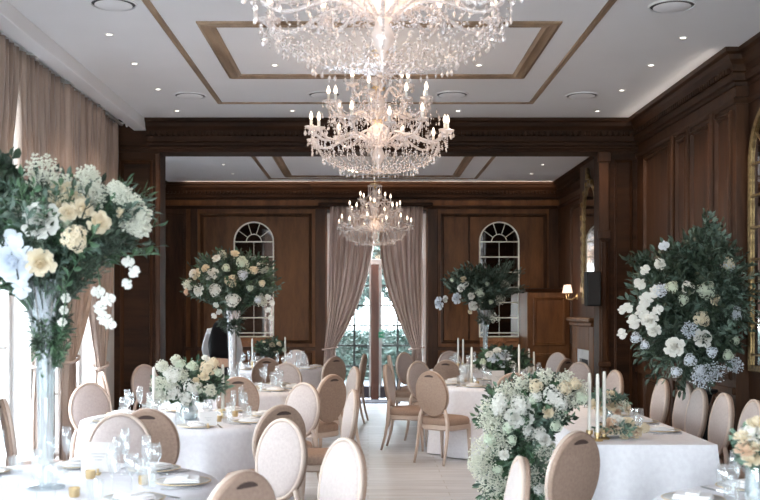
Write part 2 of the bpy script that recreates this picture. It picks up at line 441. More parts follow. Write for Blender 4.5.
# pier panels and jamb pilasters
fr = MB()
frame_x(fr, -2.88, -2.50, .2, 3.32, YB0, .04, .025); frame_x(fr, 2.86, 3.07, .2, 3.32, YB0, .03, .02)
frame_x(fr, OX0+.15, OX1-.15, BZ+.10, ZC-.31, YB0, .02, .012)
trim(fr, WOOD)
pl = MB()
pl.cbox(2.68, 2.80, YB0-.03, YB0, 0, BZ-.02, .01)
pl.cbox(2.66, 2.82, YB0-.05, YB0, BZ-.12, BZ-.0, .01); pl.cbox(2.66, 2.82, YB0-.05, YB0, 0, .25, .01)
pl.cbox(-2.47, -2.41, YB0-.03, YB0, 0, BZ-.02, .01); pl.cbox(-2.49, -2.41, YB0-.05, YB0, 0, .25, .01)
trim(pl, WOOD)
pl = MB()
frame_x(pl, 2.70, 2.78, .98, 2.38, YB0-.03, .02, .02); frame_x(pl, 2.70, 2.78, .3, .92, YB0-.03, .02, .02)
pl.cbox(2.665, 2.815, YB0-.055, YB0, 2.40, 2.50, .01).cbox(2.665, 2.815, YB0-.055, YB0, .92, .98, .01)
trim(pl, WOOD)
# ceiling mouldings
PRT = lambda w, d: [(-w/2,0),(-w/2,-d*.5),(-w*.3,-d),(-w*.1,-d*.7),(w*.1,-d*.7),(w*.3,-d),(w/2,-d*.5),(w/2,0)]
def rect(x0, x1, y0, y1, w, d):
    return MB().prof([(x0,y0,ZC),(x0,y1,ZC),(x1,y1,ZC),(x1,y0,ZC)], PRT(w, d), closed=True)
trim(rect(-1.58, 1.74, 2.8, 11.2, .055, .012), TRIMG)
trim(rect(-1.25, 1.42, 8.08, 9.9, .13, .022), TRIMG)
trim(rect(-1.25, 1.42, 4.1, 5.95, .13, .022), TRIMG)
trim(rect(-1.66, 1.82, 12.9, 17.75, .055, .012), TRIMG)
trim(rect(-1.32, 1.46, 13.3, 17.4, .13, .022), TRIMG)

# French door
def french_door():
    mb = MB(); y0, y1 = YF+.05, YF+.12
    mb.cbox(DX0, DX0+.07, y0, y1, 0, DZ1, .01).cbox(DX1-.07, DX1, y0, y1, 0, DZ1, .01).cbox(DX0, DX1, y0, y1, DZ1-.07, DZ1, .01)
    mb.cbox(DX0, DX1, y0-.01, y1, 2.36, 2.46, .01)
    d = struct(mb, 'door_1', WALLP)
    MB().cbox(.05, .19, y0-.03, y1-.005, 0, 2.36, .012).build('door_post', WOODR, d, kind='structure')
    MB().box(DX0+.07, DX1-.07, y0+.03, y0+.036, .02, DZ1-.07).build('door_pane', PANE, d, kind='structure')
    g = MB(); m1, m2 = y0+.015, y0+.05
    for (a, b) in ((DX0+.07,.05),(.19,DX1-.07)):
        g.box(a, a+.05, m1, m2, 0.02, 2.36); g.box(b-.03, b, m1, m2, 0.02, 2.36)
        g.box(a, b, m1, m2, 0.02, .22)
    d2 = g.build('door_leaf', WALLP, d, kind='structure')
    MB().cbox(DX0+.07, .05, m1-.012, m1-.001, .02, .23, .004).cbox(.19, DX1-.07, m1-.012, m1-.001, .02, .23, .004).build('kick_panel', mat('aubergine_paint', (.06,.045,.055), .5), d, kind='structure')
    g = MB()
    for (a, b) in ((DX0+.07,.05),(.19,DX1-.07)):
        c = (a+b)/2 + (.06 if a < 0 else -.05)
        g.box(c-.018, c+.018, m1, m2, .22, 3.25)
        for z in (.58, .94, 1.29, 1.64, 1.99, 2.85): g.box(a, b, m1+.002, m2-.002, z-.017, z+.017)
    g.build('glazing_bar', mat('grey_glazing_bar', (.05,.055,.055), .5), d, kind='structure')
    g = MB()
    for x in (.03, .20): g.tube([(x, y0-.02, .05), (x, y0-.02, .27)], .013, 8)
    g.build('door_bolt', WMET, d, kind='structure')
    g = MB().tube([(.21,y0-.0,1.0),(.21,y0-.05,1.0),(.30,y0-.05,1.0)], .01, 8); g.build('door_handle', WMET, d, kind='structure')
WOODR = noise_col(mat('reddish_door_oak', (.2,.08,.05), .4), (.10,.035,.022), (.19,.08,.05), (8,8,1), 4, .6, .1)
french_door()
t = thing('exit_sign', 'small green fire exit sign on the dark post of the french doors', 'sign', (.235, YF+.02, 1.13))
MB().cbox(-.05, .05, -.006, .006, -.05, .05, .002).build('sign_plate', mat('exit_green', (.02,.30,.16), .5), t)
pg = MB().box(-.038, .0, -.009, -.006, -.005, .005); pg.add([(0,-.009,.02),(.022,-.009,0),(0,-.009,-.02)], [(0,1,2)])
pg.box(.028,.038,-.009,-.006,-.035,.035)
pg.build('pictogram', mat('sign_white', (.8,.85,.8), .5), t)
tag(MB().cbox(-.35, .55, YF-.75, YF-.12, 0, .015, .004).build('door_mat', mat('charcoal_mat', (.05,.045,.055), .9)), 'dark grey mat on the floor in front of the french doors', 'mat')

# outside the far doors
GRA = noise_col(mat('garden_ground', (.3,.4,.3), .9), (.040,.046,.048), (.060,.066,.070), (1,1,1), 4)
struct(MB().box(-60, 60, YF+.3, 90, -.25, -.05), 'ground', GRA)
struct(MB().box(-60, XL-.6, -40, YF+.3, -.25, -.05), 'ground_window_side', GRA)
LGARD = leafm('garden_leaf', (.022,.044,.034), (.050,.080,.066))  # muted natural leaf green for the hedge and both trees
def hedge():
    mb = MB(); r = random.Random(3)
    mb.box(-5, 6, 24.2, 25.0, -.06, .95)
    for i in range(5200):
        x = r.uniform(-5, 6); top = r.random() < .35
        if top: p = (x, r.uniform(24.1, 25.1), .95 + r.uniform(-.02,.08))
        else: p = (x, 24.2 - r.uniform(0,.08), r.uniform(-.05, 1.0))
        mb.leaf(p, (r.uniform(-1,1), -1+r.random(), r.uniform(-.3,1)), .12, .07)
    tag(mb.build('hedge', LGARD), 'low clipped green hedge seen through the french doors', 'hedge')
hedge()
def tree(x, y, h, rr, label, seed):
    r = random.Random(seed)
    t = thing('tree', label, 'tree', (x, y, -.06))
    m = MB().tube([(0,0,0),(.05,0,h*.3),(-.05,.1,h*.6),(0,0,h*.85)], [.16,.13,.09,.04], 8)
    for k in range(6):
        a = k*1.05; m.tube([(0,0,h*.45),(math.cos(a)*rr*.5,math.sin(a)*rr*.5,h*.7)], [.05,.02], 5)
    m.build('trunk', mat('bark', (.2,.17,.14), .9), t, smooth=True)
    m = MB()
    for i in range(5200):
        d = Vector((r.gauss(0,1), r.gauss(0,1), r.gauss(0,1))).normalized()
        q = rr*(.55+.5*r.random())
        p = (d.x*q, d.y*q, h*.65 + d.z*q*.9)
        m.leaf(p, d + Vector((r.uniform(-1,1), r.uniform(-1,1), r.uniform(-1,1))), .30, .17)
    m.build('foliage', LGARD, t)
tree(-1.6, 32, 5.4, 2.3, 'pale green tree beyond the hedge, left of the door post', 11)
tree(2.3, 38.5, 6.4, 2.6, 'pale green tree beyond the hedge, right of the door post', 12)
# ------------------------------------------------------------------ curtains
def drape(name_pts, ytop, fn, n, label, mat_, group=None):
    """fn(u, v) -> (position, pleat normal, amplitude); a pleated cloth sheet"""
    pass
def curtain_wall(ya, yb, tie_y, x=-2.84, ztop=3.693, ztie=1.12, inner='b', label='', amp=.045, m=None, pleats=9, seed=1, pw=2.1):
    """drape hanging along the left wall from y=ya..yb gathered at tie_y"""
    r = random.Random(seed); m = m or CURT
    ph = r.uniform(0, 6); tw = .20
    def P(u, v):
        z = ztop*(1-v) + .015*v
        yt = ya + (yb-ya)*u
        yg = tie_y + (u-.5)*tw*(1 if yb > ya else -1)
        if z > ztie:
            t = (ztop-z)/(ztop-ztie)
            k = t**pw
            # the edge away from the tie keeps its swag longer
            sw = k if True else t
            y = yt*(1-sw) + yg*sw
            a = amp*(1-.35*k)
        else:
            t = (ztie-z)/ztie
            y = yg + (u-.5)*.16*math.sin(t*PI*.5)*(1 if yb > ya else -1)
            k = 1; a = amp*(.75+.3*t)
        th = u*pleats*2*PI + ph + .5*math.sin(3*v+u*9)
        xx = x + a*(math.sin(th)*.8 + .35*math.sin(2.3*th+1.7*v*3)) + .01*math.sin(13*v+u*20)
        return (xx, y, z)
    mb = MB().grid(P, pleats*12, 46)
    t = thing('curtain', label, 'curtain', (0,0,0), 0, 'swagged taupe drapes along the left windows')
    mb.build('drape', m, t, smooth=True, solid=.006)
    # tie-back
    g = MB(); pts = [(x+.075*math.cos(a), tie_y+.15*math.sin(a), ztie+.03*math.sin(a*1)) for a in [2*PI*i/20 for i in range(21)]]
    g.tube(pts, .016, 6, False).build('tieback', m, t, smooth=True)
    return t
def rail_y(x, y0, y1, z):
    t = thing('curtain_rail', 'long pale curtain rail with rosette brackets above the left window drapes', 'curtain rail', (0,0,0))
    MB().tube([(x,y0,z),(x,y1,z)], .018, 10).build('pole', WMET, t, smooth=True)
    for y in (12.0, 10.95, 9.85, 8.75, 7.6, 6.5, 5.4, 4.3, 3.2):
        g = MB().tube([(XL,y,z),(x+.09,y,z)], .010, 6); g.lathe([(0,-.012),(.045,-.01),(.05,0),(.03,.012),(0,.02)], 12, (x+.085,y,z), Matrix.Rotation(PI/2,3,'Y'))
        g.build('bracket', WMET, t, smooth=True)
rail_y(-2.84, 2.4, 12.1, 3.715)
for i, c in enumerate(wins[:4]):
    w = ('furthest', 'second furthest', 'third furthest', 'nearest')[i]
    curtain_wall(c+.03 if i else c-.1, c+1.08 if i else 11.93, c+.68, label='taupe drape tied back on the far side of the %s left window' % w, seed=10+i, pw=1.7 if i else 3.0, ztie=1.12 if i else .98, x=-2.84 if i else -2.885)
    curtain_wall(c-.03 if i else c+.35, c-1.08, c-.84, label='taupe drape tied back on the near side of the %s left window' % w, seed=20+i, ztop=3.693 if i else 3.66, pw=1.7 if i else 2.6, x=-2.84 if i else -2.785)
def curtain_far(xa, xb, xt, label, seed):
    r = random.Random(seed); ph = r.uniform(0,6); pl = 8; ztop = 3.357; zt = .90; y0 = YF-.16
    s = 1 if xb > xa else -1
    def P(u, v):
        z = ztop*(1-v) + .015*v
        a0 = xa+(xb-xa)*u; g = xt+(u-.5)*.17*s
        if z > zt:
            t = (ztop-z)/(ztop-zt); k = t**(2.3 if True else 1); x = a0*(1-k)+g*k; a = .045*(1-.3*k)
        else:
            t = (zt-z)/zt; x = g + (u-.5)*.12*s*t; a = .035+.015*t
        th = u*pl*2*PI+ph+1.3*math.sin(2*v+u*7)+.8*math.sin(5*u+1)
        return (x+.008*math.sin(11*v+9*u), y0 + a*(math.sin(th)*.8+.3*math.sin(2.3*th+4*v)), z)
    t = thing('curtain', label, 'curtain', (0,0,0), 0, 'mauve satin drapes at the french doors')
    MB().grid(P, pl*12, 46).build('drape', CURTF, t, smooth=True, solid=.006)
    pts = [(xt+.13*math.cos(a), y0+.06*math.sin(a), zt+.02*math.cos(a)) for a in [2*PI*i/20 for i in range(21)]]
    MB().tube(pts, .014, 6, False).build('tieback', CURTF, t, smooth=True)
curtain_far(.13, -.66, -.66, 'mauve satin curtain tied back left of the french doors', 4)
curtain_far(.17, .95, .84, 'mauve satin curtain tied back right of the french doors', 5)
tag(MB().cbox(-.86, 1.12, YF-.24, YF-.06, 3.36, 3.42, .01).build('curtain_track', WOODH), 'dark wood track the french door curtains hang from', 'curtain track')

# ------------------------------------------------------------------ arched mirrors
def arch_pts(w, h, n=20):
    r = w/2; pts = [(-r, 0), (-r, h-r)]
    pts += [(-r*math.cos(PI*k/n), h-r+r*math.sin(PI*k/n)) for k in range(1, n)]
    return pts + [(r, h-r), (r, 0)]
def arched_mirror(loc, rz, w, h, label, fmat, bar, latt=True, fw=.022):
    t = thing('arched_mirror', label, 'mirror', loc, rz)
    ap = arch_pts(w, h)
    g = MB(); n = len(ap)
    g.add([(x, -.012, z) for x, z in ap] + [(x, 0, z) for x, z in ap], [tuple(range(n)), tuple(reversed(range(n, 2*n)))] + [(i, (i+1)%n, n+(i+1)%n, n+i) for i in range(n)])
    g.build('mirror_glass', MIRR, t)
    g = MB()
    def bow(f):   # outer frame around the arch
        out = []
        for k, (x, z) in enumerate(ap):
            a = Vector((ap[(k+1)%n][0]-ap[k-1][0], 0, ap[(k+1)%n][1]-ap[k-1][1])).normalized() if 0 < k < n-1 else Vector((0,0,1 if k == 0 else -1))
            out.append((x + f*(-a.z), z + f*a.x))
        return out
    o0 = bow(0); o1 = bow(fw); vs = []; 
    for pts, y in ((o0,-.014),(o0,-.03),(o1,-.035),(o1,0)): vs += [(x, y, z) for x, z in pts]
    fs = []
    for r_ in range(3):
        for i in range(n-1): fs.append((r_*n+i, r_*n+i+1, (r_+1)*n+i+1, (r_+1)*n+i))
    g.add(vs, fs); g.cbox(-w/2-fw, w/2+fw, -.035, 0, -fw, 0, .004)
    g.build('frame', fmat, t)
    if latt:
        g = MB(); b = .009; r = w/2; zs = h-r
        k = 0
        step = .265
        z = zs
        while z > .05:
            g.box(-r, r, -.028, -.012, z-b, z+b); z -= step
        for x in (0,): g.box(x-.0035, x+.0035, -.018, -.012, 0, zs)
        g.tube([(-.4*r*math.cos(a), -.02, zs+.4*r*math.sin(a)) for a in [PI*i/14 for i in range(15)]], .007, 6)
        for a in (PI*.2, PI*.4, PI*.6, PI*.8): g.tube([(.4*r*math.cos(a), -.02, zs+.4*r*math.sin(a)), (r*math.cos(a), -.02, zs+r*math.sin(a))], .006, 6)
        g.build('glazing_bar', bar, t)
    return t
arched_mirror((X(254), YF-.005, Z(336)), 0, .66, Z(223)-Z(336), 'arched window-pane mirror on the far wall left of the doors, behind the silver vase', MUNT, MUNT)
arched_mirror((X(499), YF-.005, Z(336)), 0, .66, Z(223)-Z(336), 'arched window-pane mirror on the far wall right of the doors, orange wood shelf below', MUNT, MUNT)
for cx, w in ((X(254),'left'),(X(499),'right')):
    t = thing('mirror_shelf', 'carved orange oak shelf with a shell under the %s arched mirror' % w, 'shelf', (cx, YF, Z(336)-.03))
    MB().prof([(-.335,0,0),(.335,0,0)], [(0,-.16),(.03,-.15),(.04,-.08),(.08,-.06),(.09,-.01),(.10,0),(0,0)]).build('ledge', WOODO, t)
    g = MB()
    for k in range(7):
        a = PI*(k+.5)/7 - PI/2
        g.ball((math.sin(a)*.07, -.095, -.09+math.cos(a)*.05), .022, 8, 6, (.8,.6,1.9), Matrix.Rotation(a,3,'Y'))
    g.ball((0,-.09,-.12), .03, 8, 6, (1,.6,1)); g.build('carved_shell', WOODO, t, smooth=True)
arched_mirror((XR2-.005, 8.36, 1.12), PI/2*-1, .88, 2.12, 'gold lattice arched mirror on the near right wall at the picture edge', GILT, GILT, True, .05)
# carved gilt mirror above the fireplace in the far room
gm = arched_mirror((3.235, 15.25, 1.75), -PI/2, .80, 1.62, 'tall gilt framed arched mirror above the fireplace', GILT, GILT, False, .09)
g = MB()
for k in range(9):
    a = PI*k/8; MB().ball((-.50*math.cos(a), -.03, 1.62-.425+.50*math.sin(a)), .045, 8, 6, (1,.6,1)).build('carved_rosette', GILT, gm, smooth=True)
for s in (-1, 1):
    for k in range(8): MB().ball((s*.50, -.03, .05+k*.14), .03, 8, 6, (.8,.6,1.8)).build('carved_leaf', GILT, gm, smooth=True)
MB().tube([(-.06,-.04,1.72),(0,-.05,1.86),(.06,-.04,1.72)], .03, 8).build('carved_crest', GILT, gm, smooth=True)
# fireplace
t = thing('fireplace', 'dark wood fireplace with pale marble slips on the right wall of the far room', 'fireplace', (3.24, 15.2, 0))
g = MB().cbox(-.14, 0, -.75, -.45, 0, 1.34, .01).cbox(-.14, 0, .45, .75, 0, 1.34, .01).cbox(-.14, 0, -.45, .45, 1.0, 1.34, .01)
g.cbox(-.16, 0, -.78, -.42, 0, .12, .01).cbox(-.16, 0, .42, .78, 0, .12, .01); g.build('surround', WOODP, t)
MB().cbox(-.22, 0, -.83, .83, 1.40, 1.46, .015).cbox(-.18, 0, -.79, .79, 1.34, 1.40, .012).build('mantel_shelf', WOODP, t)
MB().cbox(-.12, -.01, -.45, -.30, 0, 1.0, .006).cbox(-.12, -.01, .30, .45, 0, 1.0, .006).cbox(-.12, -.01, -.30, .30, .86, 1.0, .006).build('marble_slip', MARB, t)
MB().box(-.09, -.005, -.30, .30, 0.0, .86).build('firebox', BLACK, t)
# sconce on the right wall of the far room
t = thing('wall_sconce', 'small lit wall sconce with pale shades beside the gilt mirror', 'wall lamp', (XFR-.04, 16.75, 1.78))
MB().lathe([(0,-.012),(.05,-.01),(.05,.0),(.02,.015),(0,.02)], 12, (.03,0,0), Matrix.Rotation(-PI/2,3,'Y')).build('backplate', GOLD, t, smooth=True)
for s in (-1, 1):
    a = MB().tube([(.03,0,0),(-.05,s*.05,-.05),(-.11,s*.10,-.03),(-.12,s*.11,.04)], .008, 6).build('arm', GOLD, t, smooth=True)
    MB().lathe([(.035,.17),(.062,.04),(.060,.04),(.033,.17)], 14, (-.12,s*.11,.02)).build('lamp_shade', SHADEM, a, smooth=True)
# speaker on the jamb
t = thing('loudspeaker', 'black wall loudspeaker on the right jamb of the opening', 'speaker', (2.60, 12.13, 1.62))
MB().cbox(-.085, .075, -.09, .10, 0, .40, .012).build('cabinet', BLACK, t)
MB().cbox(-.075, .065, -.098, -.088, .02, .38, .003).build('grille', mat('speaker_grille', (.02,.02,.022), .8), t)
MB().tube([(.06,.0,.2),(.098,.0,.2)], .02, 8).build('wall_bracket', BLACK, t)
# panelled corner cupboard at the right of the far wall
t = thing('corner_cupboard', 'low panelled oak cupboard built in the far right corner', 'cupboard', (2.99, YF, 0))
MB().cbox(-.36, .345, -1.0, -.03, 0, 1.86, .008).build('carcass', WOODP, t)
MB().prof([(-.36,-.05,1.86),(-.36,-1.0,1.86),(.345,-1.0,1.86)], [(0,0),(.02,.01),(.04,.05),(.05,.06),(-.1,.07)]).cbox(-.36,.345,-1.0,-.03,1.86,1.925,.004).build('cornice', WOODH, t)
g = MB(); frame_x(g, -.26, .28, .98, 1.78, -1.0, .05, .025); frame_x(g, -.26, .28, .12, .85, -1.0, .05, .025); g.build('door_panel', WOODP, t)
# ------------------------------------------------------------------ ceiling fittings
def pl(D, px): return (px-CX)/(F/D)
vent = None
for (x, y, lab) in ((-1.83,7.55,'left side of the ceiling, nearest the camera'),(-1.83,10.8,'left side of the ceiling by the wooden beam'),(2.2,7.6,'right side of the ceiling, nearest the camera'),(2.2,10.8,'right side of the ceiling by the wooden beam'),
                    (-.45,10.75,'middle of the ceiling, left of the second chandelier'),(.86,10.75,'middle of the ceiling, right of the second chandelier'),(-.54,7.4,'middle of the ceiling, behind the nearest chandelier, left'),(.84,7.4,'middle of the ceiling, behind the nearest chandelier, right')):
    if vent is None:
        vent = thing('ceiling_vent', '', 'vent', (x,y,ZC), 0, 'round ceiling vents')
        MB().lathe([(.170,0),(.170,-.010),(.158,-.012),(.156,0)], 32).build('outer_ring', PLAST, vent, smooth='auto')
        MB().lathe([(.157,-.001),(0.0001,-.001)], 32).build('gap', VENTD, vent)
        MB().lathe([(0.0001,-.020),(.122,-.020),(.134,-.014),(.120,-.008),(.0001,-.006)], 32).build('diffuser_disc', PLAST, vent, smooth='auto'); v = vent
    else: v = dup(vent, (x,y,ZC))
    v['label'] = 'round white ceiling vent, ' + lab
dl = None
DL = [(-2.07,8.4,'window side, nearest'),(-2.09,9.4,'window side, second nearest'),(-2.1,10.5,'window side, third nearest'),(-2.12,11.65,'window side, closest to the beam'),
      (2.55,8.5,'right wall side, nearest'),(2.55,9.46,'right wall side, second nearest'),(2.55,10.55,'right wall side, third nearest'),(2.55,11.67,'right wall side, closest to the beam'),
      (-.84,9.46,'inside the moulded rectangle, far left'),(1.0,9.46,'inside the moulded rectangle, far right'),(1.0,8.55,'inside the moulded rectangle, near right'),(-.84,8.55,'inside the moulded rectangle, near left'),
      (-.84,11.65,'between moulding and beam, left'),(1.0,11.65,'between moulding and beam, right'),
      (-2.2,14.9,'far room, left row, nearest'),(-2.2,16.0,'far room, left row, middle'),(-2.2,17.1,'far room, left row, furthest'),(2.66,14.9,'far room, right row, nearest'),(2.66,16.0,'far room, right row, middle'),(2.66,17.1,'far room, right row, furthest')]
for (x, y, lab) in DL:
    if dl is None:
        dl = thing('downlight', '', 'downlight', (x,y,ZC), 0, 'small recessed downlights')
        MB().lathe([(.024,-.001),(.024,-.006),(.038,-.005),(.040,0)], 20).build('bezel', WMET, dl, smooth=True)
        MB().lathe([(.025,-.003),(.0001,-.003)], 20).build('lamp', LAMP, dl); v = dl
    else: v = dup(dl, (x,y,ZC))
    v['label'] = 'small lit recessed downlight, ' + lab
# ------------------------------------------------------------------ chandeliers
def chandelier():
    t = thing('crystal_chandelier', '', 'chandelier', (0,0,0), 0, 'crystal chandeliers')
    MB().lathe([(.0001,0),(.09,0),(.085,-.02),(.03,-.05),(.012,-.07),(.012,-.12)], 20).build('canopy', GOLD, t, smooth='auto')
    # crown of glass arms and chains at the top, then the baluster stem
    st = [(.0001,-.10),(.02,-.10),(.05,-.13),(.02,-.16),(.018,-.20),(.06,-.24),(.07,-.27),(.03,-.31),(.02,-.36),(.05,-.40),(.075,-.46),(.05,-.52),(.02,-.56),(.025,-.60),(.09,-.66),(.11,-.72),(.06,-.78),(.03,-.82),(.05,-.87),(.055,-.91),(.02,-.96),(.015,-1.0),(.03,-1.03),(.0001,-1.06)]
    MB().lathe(st, 16).build('stem', CRYA, t, smooth=True)
    MB().lathe([(.0001,-.58),(.07,-.585),(.075,-.60),(.03,-.62),(.0001,-.63)], 20).build('gilt_hub', GOLD, t, smooth='auto')
    MB().lathe([(.0001,-.30),(.06,-.305),(.05,-.33),(.0001,-.34)], 20).build('gilt_hub', GOLD, t, smooth='auto')
    cw = MB().lathe([(.10,-.03),(.125,-.03),(.125,-.045),(.10,-.045),(.10,-.03)], 24).lathe([(.10,-.20),(.12,-.20),(.12,-.212),(.10,-.212),(.10,-.20)], 24)
    for k in range(12):
        a = 2*PI*k/12; cw.tube([(.112*math.cos(a), .112*math.sin(a), -.035), (.110*math.cos(a), .110*math.sin(a), -.206)], .006, 6)
    cw.build('top_crown', CRYA, t, smooth='auto')
    r = random.Random(5)
    drop = MB().octa((0,0,-.012), .007, .010); drop.lathe([(.0001,-.022),(.010,-.038),(.014,-.055),(.009,-.068),(.0001,-.074)], 6)
    dm = drop.build('crystal_drop', CRYS, t); first = [dm]; cnt = [0]
    extra = MB()
    def put(p, s=1.0):
        if cnt[0] < 90:
            o = dm if cnt[0] == 0 else dm.copy()
            if cnt[0]: COL.objects.link(o); o.parent = t
            s *= .78; o.location = p; o.scale = (s,s,s); cnt[0] += 1
        else:
            x, y, z = p; s *= .72
            extra.octa((x,y,z-.012*s), .007*s, .010*s); extra.octa((x,y,z-.05*s), .012*s, .026*s)
    tiers = [(.62,-.67,12,-.80,0), (.46,-.435,9,-.62,.2), (.27,-.265,6,-.40,.5)]
    swag = MB()
    for (rr, zb, n, zr, ph) in tiers:
        tips = []
        for k in range(n):
            a = 2*PI*k/n+ph; ca, sa = math.cos(a), math.sin(a)
            rt = rr*(1 if k % 2 else .93); zt = zb-.04 + (.0 if k % 2 else .06)
            pts = []
            for i in range(13):
                u = i/12
                q = .05 + (rt-.05)*(u**.9)
                z = zr + .10*math.sin(u*PI*1.0)*(1-u)*2 - .10*math.sin(u*PI)*u*1.3 + (zt-.02-zr)*u**2.2
                pts.append((q*ca, q*sa, z))
            arm = MB().tube(pts, .011, 6).build('arm', CRYA, t, smooth=True)
            bx, by, bz = rt*ca, rt*sa, zt
            cp = MB().lathe([(.0001,-.035),(.02,-.03),(.052,-.012),(.056,0),(.045,-.006),(.012,-.012),(.0001,-.012)], 12, (bx,by,bz)).build('drip_pan', CRYA, arm, smooth=True)
            MB().lathe([(.0001,-.012),(.012,-.012),(.012,.055),(.0001,.055)], 8, (bx,by,bz)).build('candle_sleeve', WAXW, arm, smooth='auto')
            MB().lathe([(.008,.055),(.015,.072),(.0165,.085),(.010,.110),(.002,.128),(.0001,.13)], 8, (bx,by,bz)).build('candle_bulb', BULB, arm, smooth=True)
            for j in range(5):
                b = 2*PI*j/5+a
                put((bx+.05*math.cos(b), by+.05*math.sin(b), bz-.01), r.uniform(.8,1.25))
            tips.append(Vector((bx,by,bz)))
            # bead string down from pan to the stem
            for i in range(7):
                extra.octa((bx, by, bz-.05-i*.016), .0055)
        for k in range(n):
            A = tips[k]; B = tips[(k+1)%n]
            for i in range(1, 14):
                u = i/14; p = A.lerp(B, u); p.z -= .03 + .11*math.sin(PI*u)
                swag.octa(p, .0065, .008)
                if i % 3 == 0: put(p - Vector((0,0,.01)), r.uniform(.6,1.0))
    swag.build('bead_swags', CRYS, t, kind='stuff')
    # top crown: chains of beads from the canopy to the upper tier
    for k in range(14):
        a = 2*PI*k/14
        for i in range(18):
            u = i/17; q = .04+.20*u**1.6
            extra.octa((q*math.cos(a), q*math.sin(a), -.09-.20*u), .006)
    # bowls of bead strings under each tier
    for (r0, z0, r1, z1, n, m) in ((.52,-.79,.05,-1.03,44,26),(.36,-.62,.08,-.80,24,16),(.24,-.40,.06,-.56,18,12)):
        for k in range(n):
            a = 2*PI*k/n + r.uniform(-.03,.03)
            for i in range(m):
                u = i/(m-1); q = r0*math.cos(u*PI*.5)*(1)+r1*u; z = z0+(z1-z0)*math.sin(u*PI*.5)
                extra.octa((q*math.cos(a), q*math.sin(a), z+r.uniform(-.006,.006)), r.uniform(.005,.009))
            if k % 1 == 0:
                for u in (.0,.3,.6):
                    q = r0*math.cos(u*PI*.5)+r1*u; z = z0+(z1-z0)*math.sin(u*PI*.5)
                    put((q*math.cos(a), q*math.sin(a), z-.01), r.uniform(.7,1.15))
    for i in range(300):
        a = r.uniform(0, 2*PI); q = .54*math.sqrt(r.random()); z = -.28-.5*r.random() - .10*(1-q/.58)
        if q > .30 and z > -.45 : z -= .2
        put((q*math.cos(a), q*math.sin(a), z), r.uniform(.5,1.1))
    extra.build('crystal_drops', CRYS, t, kind='stuff')
    return t
CH = chandelier()
for k in range(1):
    CH.location = (.07, 5.05, ZC); CH.scale = (1.07,1.07,1)
    CH['label'] = 'largest crystal chandelier, nearest, cut off by the top of the picture'
c2 = dup(CH, (.09, 8.97, ZC), .13, 'middle crystal chandelier with lit candle bulbs, in front of the wooden beam', scale=(1,1,1))
c3 = dup(CH, (.10, 15.2, 3.40), .3, 'smallest crystal chandelier, hanging before the mauve curtains', scale=(.86,.86,.86))
g = MB()
for i in range(9):
    z = .02+i*.045
    g.tube([(.012*math.cos(a)*(1 if i%2 else .25), .012*math.cos(a)*(.25 if i%2 else 1), z+.026*math.sin(a)) for a in [2*PI*j/10 for j in range(11)]], .004, 4, False)
g.lathe([(.0001,.453),(.05,.453),(.045,.43),(.0001,.41)], 16)
g.build('hanging_chain', GOLD, c3)
